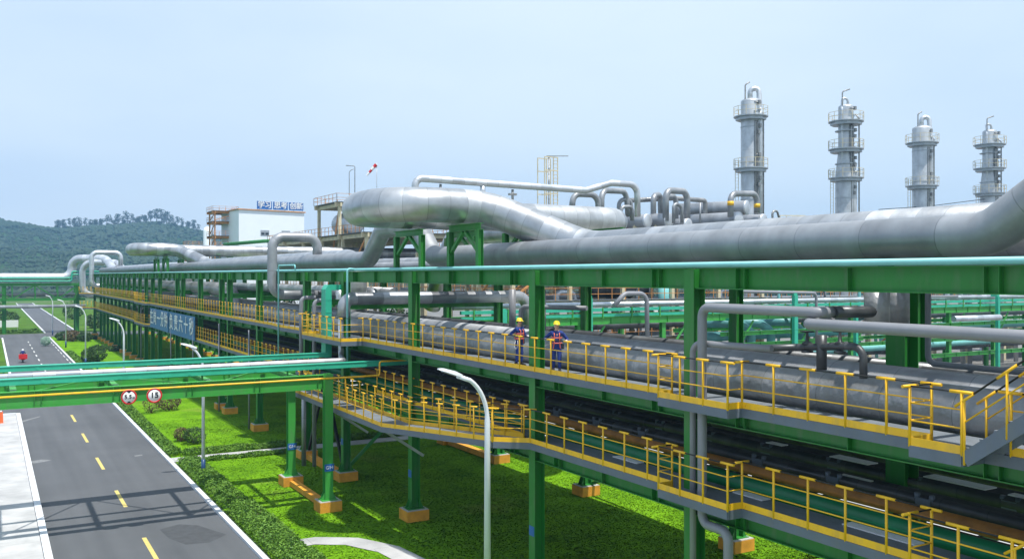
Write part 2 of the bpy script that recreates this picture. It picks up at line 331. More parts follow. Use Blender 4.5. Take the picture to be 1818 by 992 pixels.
for i in range(len(cv) - 1):
    for k in range(4):
        def tn(j): return (cv[min(j + 1, 5)] - cv[max(j - 1, 0)]).normalized()
        a = cv[i].lerp(cv[i + 1], k / 4); b = cv[i].lerp(cv[i + 1], (k + 1) / 4); ta = tn(i).lerp(tn(i + 1), k / 4).normalized(); t2 = tn(i).lerp(tn(i + 1), (k + 1) / 4).normalized()
        na = Vector((-ta.y, ta.x, 0)) * .55; nb = Vector((-t2.y, t2.x, 0)) * .55
        cp.face([(a + na)[:2] + (.03,), (a - na)[:2] + (.03,), (b - nb)[:2] + (.03,), (b + nb)[:2] + (.03,)])
struct('curved_path', cp, M['slabs'])
# ------------------------------------------------------------------ foliage
def leafcloud(mb, c, r, n, ls, flat=1.0):
    for _ in range(n):
        while True:
            p = Vector((random.uniform(-1, 1), random.uniform(-1, 1), random.uniform(-1, 1)))
            if .25 < p.length < 1: break
        p = p.normalized() * (p.length ** .4)
        k = 1 + .28 * noise.noise(p * 2.3 + Vector(c))
        q = Vector(c) + Vector((p.x * r[0] * k, p.y * r[1] * k, p.z * r[2] * k))
        if q.z < .02: continue
        a = Vector((random.gauss(0, 1), random.gauss(0, 1), random.gauss(0, 1))).normalized(); b = a.cross(Vector((random.gauss(0, 1), random.gauss(0, 1), random.gauss(0, 1)))).normalized()
        s_ = ls * random.uniform(.6, 1.3)
        mb.face([q - a * s_, q + b * s_ * .5, q + a * s_, q - b * s_ * .5])
def hedge(label, x0, x1, y0, y1, h, n, ls, mat='leaf'):
    mb = MB(); L_ = max(y1 - y0, x1 - x0)
    for _ in range(n):
        x = random.uniform(x0, x1); y = random.uniform(y0, y1); hh = h * (.78 + .35 * noise.noise(Vector((x * .7, y * .45, 3))))
        edge = min(x - x0, x1 - x, y - y0, y1 - y) / .35
        hh *= min(1, .55 + .45 * edge); z = hh * random.random() ** .35
        if z < .02: continue
        q = Vector((x + random.gauss(0, .06), y, z)); a = Vector((random.gauss(0, 1), random.gauss(0, 1), random.gauss(0, .6))).normalized(); b = a.cross(Vector((random.gauss(0, 1), random.gauss(0, 1), random.gauss(0, 1)))).normalized(); s_ = ls * random.uniform(.6, 1.3)
        mb.face([q - a * s_, q + b * s_ * .55, q + a * s_, q - b * s_ * .55])
    root = thing('hedge', label, 'hedge', ((x0 + x1) / 2, (y0 + y1) / 2, 0))
    mb.build('leaves', M[mat], root); br = MB()
    for _ in range(int(L_ * 2)):
        x = random.uniform(x0 + .1, x1 - .1); y = random.uniform(y0 + .1, y1 - .1); br.tube([(x, y, 0), (x + random.uniform(-.1, .1), y + random.uniform(-.1, .1), h * .6)], .012, 4)
    br.build('stems', M['bark'], root)
hedge('low bright hedge running along the road kerb in the foreground', 9.95, 11.35, 28, 45.5, .95, 20000, .055)
hedge('stretch of kerbside hedge just before the white cross path', 9.95, 11.3, 46.3, 58.4, .7, 9000, .06)
hedge('long clipped hedge beside the road beyond the white path', 9.9, 10.7, 60.7, 112, .5, 16000, .08)
hedge('short hedge along the near side of the white cross path', 11.6, 17.5, 58.1, 58.75, .42, 3600, .06)
hedge('hedge along the far side of the white cross path', 10.8, 26, 60.35, 61.4, .5, 9000, .065)
hedge('dark ivy-like hedge along the lawn edge behind the pipe rack', 30.3, 31.15, 20, 62, .6, 14000, .07, 'bushleaf')
hedge('far kerbside hedge near the road junction', 9.9, 10.8, 116, 150, .5, 5000, .12)
hedge('hedge beside the far end of the lawn at the junction', 10.5, 17, 178, 180, .9, 4000, .15, 'bushleaf')
hedge('hedge on the grass island across the crossing road', -30, 8.8, 203.8, 205.2, .9, 7000, .16)
def bush(label, x, y, r, h, n=1600, ls=.06, mat='bushleaf', group=None):
    root = thing('bush', label, 'bush', (x, y, 0), 0, group); mb = MB(); leafcloud(mb, (x, y, h * .52), (r, r, h * .5), n, ls); mb.build('leaves', M[mat], root)
    st = MB()
    for k in range(6):
        a = k * 1.05; st.tube([(x, y, 0), (x + math.cos(a) * r * .5, y + math.sin(a) * r * .5, h * .55)], [.03, .012], 5)
    st.build('stems', M['bark'], root)
q = P(345, 787, Z=0); bush('rounded dark bush on the lawn beside the lamp post', q.x, q.y, .75, 1.1)
q = P(322, 783, Z=0); bush('smaller brownish bush left of the rounded bush', q.x, q.y, .5, .95, 900, .06, 'redleaf')
q = P(268, 733, Z=0); bush('thin reddish shrub under the round speed sign', q.x, q.y, .7, 1.5, 700, .06, 'redleaf')
q = P(300, 728, Z=0); bush('dense reddish-green shrub right of the thin shrub', q.x, q.y, 1.0, 1.5, 1600, .07, 'redleaf')
q = P(158, 645, Z=0); bush('round bush on the far lawn, left of a pair', q.x, q.y, 1.0, 2.0, 1300, .12)
q = P(172, 643, Z=0); bush('taller round bush on the far lawn, right of a pair', q.x, q.y, 1.2, 2.3, 1500, .12)
q = P(128, 606, Z=0); bush('reddish rounded bush at the far end of the lawn', q.x, q.y, 1.3, 1.9, 1200, .14, 'redleaf')
q = P(112, 603, Z=0); bush('low dark bush at the far lawn corner', q.x, q.y, 1.3, 1.4, 1200, .14)
q = P(150, 606, Z=0); bush('dark green bush beside the far reddish bush', q.x, q.y, 1.2, 1.6, 1200, .14)
q = P(81, 614, Z=0); bush('pale blue-green round bush at the road corner', q.x, q.y, .75, 1.5, 1300, .09, 'paleleaf')
q = P(205, 623, Z=0); bush('low spreading bush among the orange footings', q.x, q.y, 1.3, .8, 1100, .11)
q = P(176, 621, Z=0); bush('low bush line on the far lawn near a lamp post', q.x, q.y, 1.5, .6, 1100, .11)
for k in range(11):
    y = 66 + 12 * k; bush('%s clump of dark shrubs behind the far pipe rack' % ('nearest', 'second', 'third', 'fourth', 'fifth', 'sixth', 'seventh', 'eighth', 'ninth', 'tenth', 'farthest')[k], 42.5, y, 2.8 + (k % 3) * .5, 5.2 + (k % 4) * .8, 1500, .28)
for k, (x, y, r_, h_, lb) in enumerate(((-3, 214, 1.6, 2.2, 'rounded bush on the far grass island nearest the road'), (-9, 222, 2.0, 2.8, 'larger bush on the far grass island'), (4, 238, 2.2, 3.2, 'bush beside the far road, left side'), (20, 216, 2.0, 3.0, 'bush beside the far road, right side'), (24, 232, 2.4, 4.0, 'taller bush right of the far road'), (19, 262, 2.6, 4.4, 'distant bush right of the far road'), (1, 280, 3.0, 4.6, 'distant bush left of the far road'), (-18, 250, 3.0, 4.4, 'distant bush at the left edge of the far lawn'))): bush(lb, x, y, r_, h_, 900, .25)
# grass blades near the camera
gb = MB(); cnt = 0
def ongrass(x, y): return not (58.8 < y < 60.3) and not any((Vector((x, y)) - Vector((c.x, c.y))).length < .7 for c in cv)
for _ in range(95000):
    y = 26 + 50 * random.random() ** 1.6; x = random.uniform(11.2, 31)
    if not ongrass(x, y): continue
    nzv = noise.noise(Vector((x * .35, y * .35, 0)))
    h_ = (.035 + .03 * max(0, nzv + .3)) * random.uniform(.6, 1.4); a = random.random() * 6.28; w_ = .018
    dx, dy = math.cos(a) * w_, math.sin(a) * w_; lx, ly = dy / w_ * h_ * 2.2, -dx / w_ * h_ * 2.2
    gb.face([(x - dx, y - dy, .006), (x + lx, y + ly, h_ * .6), (x + dx, y + dy, .006)][::-1])
gob = gb.build('grass', M['grass']); gob.data.normals_split_custom_set_from_vertices([(0, -.1, 1)] * len(gob.data.vertices))
tag(gob, 'green lawn grass growing beneath the pipe rack', 'grass', kind='stuff')

# ------------------------------------------------------------------ main pipe rack
ZT0, ZT1 = 11.11, 11.69
FX, BX = 17.4, 27.2
COLY = [9.0, 19.9, 28.5, 39.6, 49.1, 56.3, 67.9, 77.5, 80.5, 89.6, 98.5, 101.8, 113.2, 118.6, 124, 129.5, 135, 140.5, 146, 151, 156, 161.5, 167, 172.5, 178, 189]
rack = thing('pipe_rack', 'long dark green steel pipe rack running beside the road', 'pipe rack', (FX, 0, 0))
for i, y in enumerate(COLY):
    for x in (FX, BX):
        c = MB(); t_ = .024
        c.hsec((x, y, .55), (x, y, ZT1 - .02), .42, .42, t_, up=(1, 0, 0))
        for zz in (ZT0 + .02, 8.0, 7.45, 5.35, 4.75): c.box(x - .185, x + .185, y - .19, y + .19, zz - .01, zz + .01)
        for sx in (-1, 1):
            for yy in (-.15, .15):
                c.hexa([(x + sx * .21, y + yy - .01, .56), (x + sx * .40, y + yy - .01, .56), (x + sx * .40, y + yy + .01, .56), (x + sx * .21, y + yy + .01, .56), (x + sx * .21, y + yy - .01, .95), (x + sx * .23, y + yy - .01, .95), (x + sx * .23, y + yy + .01, .95), (x + sx * .21, y + yy + .01, .95)])
        c.box(x - .42, x + .42, y - .32, y + .32, .53, .56); c.build('column', M['green'], rack)
        f = MB(); f.box(x - .55, x + .55, y - .5, y + .5, -.1, .5); fo = f.build('footing', M['orange'], rack)
        MB().box(x - .53, x + .53, y - .48, y + .48, .5, .53).build('footing_top', M['concrete'], fo)
        if x == FX and y < 60:
            s_ = MB(); s_.box(x - .225, x - .212, y - .17, y + .17, 2.0, 2.35); s_.build('number_plate', M['signblue'], rack)
    for z0, z1 in ((ZT0, ZT1), (7.43, 7.98), (4.75, 5.32)):
        MB().hsec((FX + .22, y, (z0 + z1) / 2 - .03), (BX - .22, y, (z0 + z1) / 2 - .03), .3, z1 - z0 - .08, .02).build('cross_beam', M['green'], rack)
    if y > 45: MB().hsec((FX + .22, y, 9.75), (BX - .22, y, 9.75), .25, .35, .018).build('cross_beam', M['green'], rack)
for x, xo in ((FX, -1), (BX, 1)):
    for z0, z1 in ((ZT0, ZT1), (7.43, 7.98), (4.75, 5.32)):
        b = MB(); ys = [3.0] + COLY
        for a, c in zip(ys[:-1], ys[1:]):
            a2, c2 = (a + .215, c - .215) if a > 5 else (a, c - .215)
            b.hsec((x, a2, (z0 + z1) / 2), (x, c2, (z0 + z1) / 2), .32, z1 - z0, .025)
            n_ = max(1, round((c2 - a2) / 3.0))
            for k in range(n_):
                ym = a2 + (c2 - a2) * (k + .5) / n_
                for dy in (-.16, .16) if k % 2 == 0 else (0,):
                    for sx in (-1, 1): b.box(x + sx * .085 - .072, x + sx * .085 + .072, ym + dy - .008, ym + dy + .008, z0 + .026, z1 - .026)
        b.build('main_beam', M['green'], rack)
tc_ = MB(); tc_.hsec((21.9, 16.5, 0), (21.9, 16.5, ZT0 - .02), .6, .6, .03, up=(1, 0, 0)); tag(tc_.build('column', M['green'], rack), 'thick dark green inner column at the right')
for x in (FX, BX):
    for y0, y1 in ((49.1, 56.3), (77.5, 80.5), (98.5, 101.8)):
        MB().box(x - .22, x + .22, y0 + .5, y1 - .5, .02, .34).build('tie_beam', M['orange'], rack)
    kb_ = MB(); kb_.bar((x, 49.5, .6), (x, 52.2, 4.6), .14, .2); kb_.bar((x, 55.9, .6), (x, 53.2, 4.6), .14, .2); kb_.build('brace', M['black'], rack)
# bracing in a few bays, intermediate purlins
for a, c in ((28.5, 39.6), (67.9, 77.5), (101.8, 113.2), (135, 146)):
    br = MB(); br.bar((BX, a + .3, .6), (BX, c - .3, 4.7), .15, .15); br.bar((BX + .16, c - .3, .6), (BX + .16, a + .3, 4.7), .15, .15); br.build('brace', M['green'], rack)
for y in (49.1, 80.5, 113.2):
    br = MB(); br.bar((FX + .3, y + .25, .7), (FX + 4.5, y + .25, 4.6), .16, .16); br.bar((BX - .3, y + .25, .7), (BX - 4.5, y + .25, 4.6), .16, .16); br.build('brace', M['green'], rack)
for z_, m_ in ((ZT1 - .12, 'green'), (7.8, 'green'), (5.1, 'green')):
    pu = MB()
    for ym in [k * 2.4 + 4 for k in range(76)]:
        if min(abs(ym - c) for c in COLY) < .8: continue
        if z_ < 6 and ym > 90: continue
        pu.bar((FX + .17, ym, z_ - .05), (BX - .17, ym, z_ - .05), .14, .18)
    pu.build('purlin', M[m_], rack)
# portal supports on the rack carrying the expansion loops
def portal(y0, y1, x, root, ztop):
    s_ = MB(); mid = (y0 + y1) / 2
    for y in (y0, y1): s_.hsec((x, y, ZT1), (x, y, ztop - .28), .24, .24, .02, up=(1, 0, 0))
    s_.hsec((x, y0 - .12, ztop - .14), (x, y1 + .12, ztop - .14), .26, .28, .02)
    s_.bar((x, y0 + .1, ztop - 1.15), (x, mid - .1, ztop - .3), .14, .14); s_.bar((x, y1 - .1, ztop - 1.15), (x, mid + .1, ztop - .3), .14, .14)
    s_.build('support_frame', M['green'], root)
for xx in (FX - .05, 20.1, 24.5):
    portal(32.9, 35.6, xx, rack, 13.62); portal(38.6, 41.6, xx, rack, 13.62)
    portal(107.5, 110.5, xx, rack, 13.62); portal(114.0, 116.8, xx, rack, 13.62)

# ------------------------------------------------------------------ pipes
def pipe(name, label, pts, r, mat, seg=14, bend=None, cat='pipe', group=None, shoes=None, cap=True):
    mb = MB(); mb.tube(pts, r, seg, bend if bend is not None else r * 2.6, cap)
    loc = Vector(pts[0])
    if not shoes:
        me = mb.build(name, M[mat]); return tag(me, label, cat, group)
    root = thing(name, label, cat, tuple(loc), 0, group); mb.build('shell', M[mat], root)
    s_ = MB()
    for (x, y, z0, z1) in shoes:
        s_.box(x - .02, x + .02, y - .22, y + .22, z0, z1); s_.box(x - r * .5, x + r * .5, y - .22, y + .22, z0 - .001, z0 + .02)
    s_.build('pipe_shoe', M['black'], root); return root
AZ = H + .89; BZ = H + 1.05; LZ = H + 2.92
sh = [(19.3, y, ZT1, AZ - .45) for y in (9.0, 15, 19.9, 24, 28.5, 34)] 
AR = .5
pipe('insulated_pipe', 'silver pipe on top of the rack, nearest the road, with a big rising elbow',
     [(19.3, 6.0, H + 4.8), (19.3, 9.0, H + 3.1), (19.3, 12.3, AZ), (19.3, 41.5, AZ), (19.3, 43.4, LZ - .35), (19.3, 48.2, LZ - .35), (19.3, 50.4, AZ), (19.3, 196, AZ)], AR, 'alugrey', 28, 1.3, shoes=sh)
pipe('insulated_pipe', 'fat shiny silver pipe whose U-shaped loop overhangs the rack front',
     [(21.3, -4, BZ), (21.3, 30.9, BZ), (18.6, 34.6, LZ), (14.15, 34.6, LZ), (14.15, 40.1, LZ), (30.5, 40.1, LZ), (30.5, 62, LZ), (30.5, 66, 9)], .73, 'alubig', 36, 2.2)
pipe('insulated_pipe', 'second fat silver loop farther along the rack, above the blue banner',
     [(21.3, 58, 9), (21.3, 58, BZ), (21.3, 104.5, BZ), (18.6, 109, LZ), (14.3, 109, LZ), (14.3, 115, LZ), (38, 115, LZ), (60, 115, LZ), (60, 115, 9)], .70, 'alubig', 24, 2.2)
pipe('insulated_pipe', 'wide silver pipe ending the rack top beyond the far loop', [(21.3, 118, 9), (21.3, 118, BZ), (21.3, 185.9, BZ)], .62, 'alu', 18, 1.2)
# far cross pipes arching off the rack end over the road
pipe('insulated_pipe', 'far silver pipe arching down from the rack onto the distant bridge', [(21.3, 186, BZ), (21.3, 195, BZ), (20.4, 200, BZ + 2.2), (14.6, 204.2, BZ + 2.2), (14.6, 204.2, H - .5), (-90, 204.2, H - .5)], .85, 'alu', 18, 2.6)
pipe('insulated_pipe', 'second silver pipe arching beside the far one', [(23.2, 186, BZ), (23.2, 194, BZ), (22.2, 198.5, BZ + 1.5), (16.3, 201.6, BZ + 1.5), (16.3, 201.6, 7.4), (22, 201.6, 7.4)], .6, 'alu', 16, 2.0)
pipe('handrail_pipe', 'pale turquoise slim pipe lying along the top front beam', [(17.05, 3, ZT1 + .09), (17.05, 187, ZT1 + .09)], .075, 'paleturq', 8)
pipe('small_pipe', 'second pale turquoise conduit along the top beam', [(17.26, 9.5, ZT1 + .05), (17.26, 187, ZT1 + .05)], .045, 'paleturq', 6)
# pipe loops standing over the rack front
def bridgeloop(label, y, xl, xr, zt, zb, r, mat):
    return pipe('looped_pipe', label, [(xr, y, AZ + .2), (xr, y, zt), (xl, y, zt), (xl, y, zb), (xl + 4.5, y, zb)], r, mat, 16, r * 2.4)
bridgeloop('grey pipe arching over the top beam and hanging down its front', 62, 16.75, 19.9, H + 2.6, H - 1.35, .33, 'alugrey')
bridgeloop('white square pipe loop at the far left end of the rack', 186, 16.6, 21.6, H + 4.2, H - 2.0, .42, 'alu')
# upper tier pipes seen under the top beam
pipe('banded_pipe', 'grey pipe with dark wrapped bands crossing the rack under the top beam', [(16.9, 48, 9.2), (16.9, 48, 10.2), (28.6, 48, 10.2), (28.6, 48, 8.4)], .35, 'band', 18, .75)
pipe('riser_pipe', 'thin grey riser coming down from the banded pipe to the road bridge', [(16.75, 48.05, 9.3), (16.75, 48.05, 7.05), (16.0, 45.5, 7.05), (-25, 45.5, 7.05)], .15, 'alu', 12, .35)
pipe('tier_pipe', 'silver pipe on the third tier behind the columns at left', [(20.2, 58, 9.4), (20.2, 58, 10.45), (20.2, 182, 10.45)], .32, 'alu', 12, .8)
pipe('tier_pipe', 'dark wrapped pipe on the third tier behind the silver one', [(22.6, 58, 9.2), (22.6, 58, 10.3), (22.6, 182, 10.3)], .36, 'band', 12, .8)
pipe('tier_pipe', 'bright silver pipe on the third tier nearest the plant', [(24.8, 60, 10.3), (24.8, 182, 10.3)], .3, 'alu', 12)
# walkway-level pipes
pipe('insulated_pipe', 'large crumpled grey pipe beside the upper walkway', [(18.95, 6.2, 11.0), (18.95, 8.0, 8.42), (18.95, 81.5, 8.42), (18.95, 84, 10.0), (18.6, 88, 10.2), (18.6, 180, 10.2)], .60, 'alumid', 26, 1.3)
pipe('insulated_pipe', 'grey pipe with red stencils behind the crumpled one', [(20.7, 5, 8.56), (20.7, 190, 8.56)], .55, 'alugrey', 22)
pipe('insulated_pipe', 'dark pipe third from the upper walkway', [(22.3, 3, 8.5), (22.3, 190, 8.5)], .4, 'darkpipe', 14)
pipe('insulated_pipe', 'slim silver pipe fourth from the upper walkway', [(23.5, 3, 8.35), (23.5, 190, 8.35)], .24, 'alu', 12)
pipe('insulated_pipe', 'teal pipe near the back of the middle tier', [(24.6, 3, 8.3), (24.6, 190, 8.3)], .2, 'teal', 12)
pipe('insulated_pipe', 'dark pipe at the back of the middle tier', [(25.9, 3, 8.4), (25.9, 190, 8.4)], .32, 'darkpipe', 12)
# lowest tier
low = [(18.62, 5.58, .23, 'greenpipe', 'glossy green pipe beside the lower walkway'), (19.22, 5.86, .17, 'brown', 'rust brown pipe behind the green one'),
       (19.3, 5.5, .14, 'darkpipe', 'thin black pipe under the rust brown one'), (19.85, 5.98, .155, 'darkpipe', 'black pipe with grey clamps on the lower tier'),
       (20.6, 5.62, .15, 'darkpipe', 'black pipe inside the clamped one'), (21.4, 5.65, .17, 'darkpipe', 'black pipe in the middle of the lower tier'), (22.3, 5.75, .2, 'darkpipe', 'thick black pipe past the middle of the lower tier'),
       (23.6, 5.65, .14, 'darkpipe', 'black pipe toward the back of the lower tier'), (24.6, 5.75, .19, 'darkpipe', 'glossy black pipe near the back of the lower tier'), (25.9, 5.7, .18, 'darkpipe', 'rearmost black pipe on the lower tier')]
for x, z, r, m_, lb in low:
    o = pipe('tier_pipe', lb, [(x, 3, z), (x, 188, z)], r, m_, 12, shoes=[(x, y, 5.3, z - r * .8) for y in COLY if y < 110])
    if 'clamps' in lb or 'inside' in lb or 'thick black' in lb:
        for y in [(6 if 'clamps' in lb else 7.3 if 'inside' in lb else 8.1) + 2.75 * k for k in range(18)]:
            c = MB(); c.box(x - .18, x + .18, y - .2, y + .2, z - .2, z + .1); c.tube([(x - .1, y - .2, z + .06), (x - .1, y - .2, z + .2)], .07, 8); c.tube([(x - .1, y + .2, z + .06), (x - .1, y + .2, z + .2)], .07, 8)
            cb = c.build('clamp', paintclamp if 'paintclamp' in globals() else M['fascia'], o)
for x0, x1, z, lb in ((23.7, 24.45, 8.35, 'narrow'), (24.72, 25.5, 8.35, 'wide'), (26.3, 26.95, 8.3, 'rearmost'), (21.3, 21.85, 8.1, 'hidden'), (19.5, 20.25, 8.05, 'black-shadowed'), (22.6, 23.35, 8.1, 'flat'), (25.4, 26.4, 8.1, 'broad'), (18.35, 19.3, 7.74, 'slim')):  # flat covers added to close tier gaps and keep sun stripes off the lawn
    root = thing('cable_tray', 'dark %s cover plate added to block sun gaps in the middle tier' % lb, 'cable tray', (x0, 3, z)); MB().box(x0, x1, 3, 188, z - .28, z - .2).build('cover', M['fascia'], root)
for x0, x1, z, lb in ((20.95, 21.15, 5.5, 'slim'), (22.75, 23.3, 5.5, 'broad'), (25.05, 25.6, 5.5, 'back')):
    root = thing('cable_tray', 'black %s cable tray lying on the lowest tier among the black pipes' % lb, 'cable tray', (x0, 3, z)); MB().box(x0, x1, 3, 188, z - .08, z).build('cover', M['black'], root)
for k, (x, r_, z) in enumerate(((23.0, .3, ZT1 + .35), (24.1, .45, ZT1 + .5), (25.4, .35, ZT1 + .4), (26.4, .25, ZT1 + .3))):
    pipe('insulated_pipe', ('silver', 'grey', 'dull silver', 'slim silver')[k] + ' pipe low on the rack top behind the two big pipes', [(x, 3, z), (x, 187, z)], r_, 'alugrey', 12)
for k, (x, y, l_, w_, z) in enumerate(((18.15, 24.0, 1.3, .3, 5.452), (18.12, 18.4, 1.1, .34, 5.452), (18.12, 14.2, 2.0, .36, 5.452), (22.45, 18.6, 1.4, .45, 5.96), (22.4, 21.6, .7, .3, 5.96), (22.5, 15.2, 1.8, .5, 5.96), (22.4, 12.6, 2.2, .3, 5.96), (20.95, 17.3, 1.0, .3, 5.83), (22.5, 10.6, 1.2, .25, 5.96))):  # white sheets added in place of bright sunlit ground glimpsed between the pipes
    tag(MB().box(x - w_ / 2, x + w_ / 2, y - l_ / 2, y + l_ / 2, z, z + .03).build('sunlit_ground_sheet', M['white']), ('white stand-in for sunlit ground right of the worker column', 'white stand-in for sunlit ground beside the platform column', 'largest white stand-in for sunlit ground by the lower deck edge', 'white stand-in for sunlit ground right of the grey upright pipes', 'small white stand-in for sunlit ground beyond the grey upright pipes', 'wide white stand-in for sunlit ground at the far right', 'long white stand-in for sunlit ground at the lower right corner', 'white stand-in for sunlit ground beside the clamped black pipe', 'narrow white stand-in for sunlit ground at the right end of the pipes')[k], 'sheet', 'white sheets added in place of sunlit ground')
# pipes at the second column, front of rack
pipe('small_pipe', 'grey pipe running level beneath the top beam then dropping down the platform column', [(17.3, 14.95, 10.62), (16.85, 14.95, 10.62), (16.85, 18.96, 10.62), (16.85, 18.96, 4.75), (16.85, 17.95, 4.75), (16.85, 17.95, -.2)], .13, 'greypaint', 14, .28)
pipe('small_pipe', 'short banded pipe leading inward from the level grey pipe', [(17.3, 14.9, 10.62), (18.9, 14.9, 10.60)], .14, 'darkpipe', 12, .3)
pipe('small_pipe', 'grey pipe running to the right edge below the top beam', [(17.6, 15.2, 10.35), (16.7, 15.2, 10.35), (16.7, 2.5, 10.35)], .135, 'greypaint', 14, .2)
pipe('small_pipe', 'slimmer grey pipe standing beside the platform column', [(17.35, 16.9, 9.62), (16.95, 19.45, 9.62), (16.95, 19.45, -.2)], .09, 'greypaint', 12, .3)
pipe('small_pipe', 'dark pipe with valves above the crumpled pipe', [(17.4, 17.3, 9.6), (18.25, 16.9, 9.62), (18.35, 14.9, 9.78), (18.35, 14.9, 9.0)], .095, 'darkpipe', 12, .3)
pipe('hanging_drum', 'grey drum hanging beneath the top beam at right', [(18.9, 14.95, 11.1), (18.9, 14.95, 10.25)], .3, 'alumid', 20, 0)
pipe('hanging_drum', 'larger dark grey duct hanging beside the thick back column', [(20.7, 15.7, 11.1), (20.7, 15.7, 10.2)], .27, 'alumid', 20, 0)
def valve(label, p):
    root = thing('valve', label, 'valve', p); x, y, z = p
    MB().lathe((x, y, z - .12), [(.0, 0), (.15, 0), (.15, .05), (.08, .06), (.08, .2), (.13, .22), (.13, .26), (.05, .3), (.03, .55)], 12).build('body', M['darkpipe'], root)
    hw = MB(); hw.tube([(x + .17 * math.cos(a * .524), y + .17 * math.sin(a * .524), z + .42) for a in range(13)], .018, 6, cap=False)
    hw.bar((x - .16, y, z + .42), (x + .16, y, z + .42), .02, .02); hw.bar((x, y - .16, z + .42), (x, y + .16, z + .42), .02, .02); hw.build('handwheel', M['black'], root)
valve('left black handwheel valve on the dark pipe', (18.3, 16.6, 9.62)); valve('right black handwheel valve on the dark pipe', (18.35, 15.6, 9.68))
pipe('small_pipe', 'upright dark tee between the two handwheel valves', [(18.32, 16.15, 9.1), (18.32, 16.15, 9.98)], .13, 'darkpipe', 14, 0)
pipe('small_pipe', 'thin white pipe rising behind the rack and turning right', [(24, 17.2, 11.0), (24, 17.2, 8.9), (24, 8, 8.9)], .09, 'greypaint', 10, .25)
pipe('small_pipe', 'thin grey pipe with an elbow behind the first worker', [(22, 37.5, 8.6), (22, 37.5, 10.0), (23.4, 34, 10.0)], .11, 'greypaint', 10, .3)
pipe('small_pipe', 'grey leg pipe dropping behind the banded pipe at left', [(22.4, 39.0, 8.6), (22.4, 39.0, 10.8)], .17, 'greypaint', 10, 0)
pipe('small_pipe', 'second grey leg pipe dropping beside the first', [(24.3, 39.3, 8.6), (24.3, 39.3, 10.8)], .2, 'alumid', 10, 0)
pipe('small_pipe', 'slim grey pipe bent over at the left of the turquoise riser', [(17.6, 55.2, 10.1), (16.7, 55.2, 10.1), (16.7, 55.2, 4.2)], .13, 'greypaint', 10, .3)
pipe('small_pipe', 'second slim grey bent pipe nearer the turquoise riser', [(17.6, 52.6, 10.0), (16.7, 52.6, 10.0), (16.7, 52.6, .2)], .12, 'greypaint', 10, .3)
pipe('small_pipe', 'pale turquoise thin pipe dropping from the top beam to the road bridge', [(17.05, 46.6, ZT1 + .1), (16.6, 46.6, ZT1 + .15), (16.6, 46.6, 6.9)], .06, 'paleturq', 8, .15)
pipe('small_pipe', 'thin pale turquoise frame standing at the arched grey pipe', [(16.6, 57.2, H + .5), (16.6, 60.0, H + .5), (16.6, 60.0, 8.1)][::-1] if False else [(16.7, 56.5, H + .3), (16.7, 56.5, H + .62), (16.7, 60.3, H + .62), (16.7, 60.3, 5.5)], .05, 'paleturq', 8, .15)
for k, (yy, lb) in enumerate(((68.8, 'first'), (79.0, 'second'), (90.3, 'third'), (102.5, 'fourth'), (124.5, 'fifth'))):
    pipe('drain_pipe', 'pale grey drain pipe on the rack front, %s beyond the arched pipe' % lb, [(16.85, yy, 7.4), (16.85, yy, .0)], .07, 'greypaint', 8, 0)
pipe('drain_pipe', 'grey downpipe left of the orange-footed rack columns', [(17.2, 51.0, 5.3), (17.2, 51.0, 0)], .11, 'greypaint', 10, 0)
pipe('drain_pipe', 'grey downpipe joined by red bands under the lower walkway', [(16.5, 54.0, 5.0), (16.5, 54.0, 0)], .14, 'alugrey', 10, 0)
# turquoise cable riser box
def riser(label, x, y, w_, d_, z0, z1, xin):
    root = thing('cable_riser', label, 'cable riser', (x, y, z0)); mb = MB(); c = .25
    mb.box(x - d_ / 2, x + d_ / 2, y - w_ / 2, y + w_ / 2, z0, z1 - c)
    mb.hexa([(x - d_ / 2, y - w_ / 2, z1 - c), (x + d_ / 2, y - w_ / 2, z1 - c), (x + d_ / 2, y + w_ / 2, z1 - c), (x - d_ / 2, y + w_ / 2, z1 - c), (x - d_ / 2 + c * .6, y - w_ / 2, z1), (x + d_ / 2, y - w_ / 2, z1), (x + d_ / 2, y + w_ / 2, z1), (x - d_ / 2 + c * .6, y + w_ / 2, z1)])
    mb.box(x + d_ / 2, xin, y - w_ / 2, y + w_ / 2, z1 - .3, z1)
    mb.build('duct', M['turq'], root); e = MB()
    for k in range(5):
        z = z0 + (z1 - z0 - .5) * (k + .5) / 5; e.box(x - d_ / 2 - .015, x + d_ / 2 + .002, y - w_ / 2 - .015, y + w_ / 2 + .015, z, z + .05)
    e.build('joint_strip', M['turq'], root)
riser('turquoise cable duct rising through the upper walkway platform', 16.45, 49.6, .75, .35, 6.9, 10.95, 17.2)

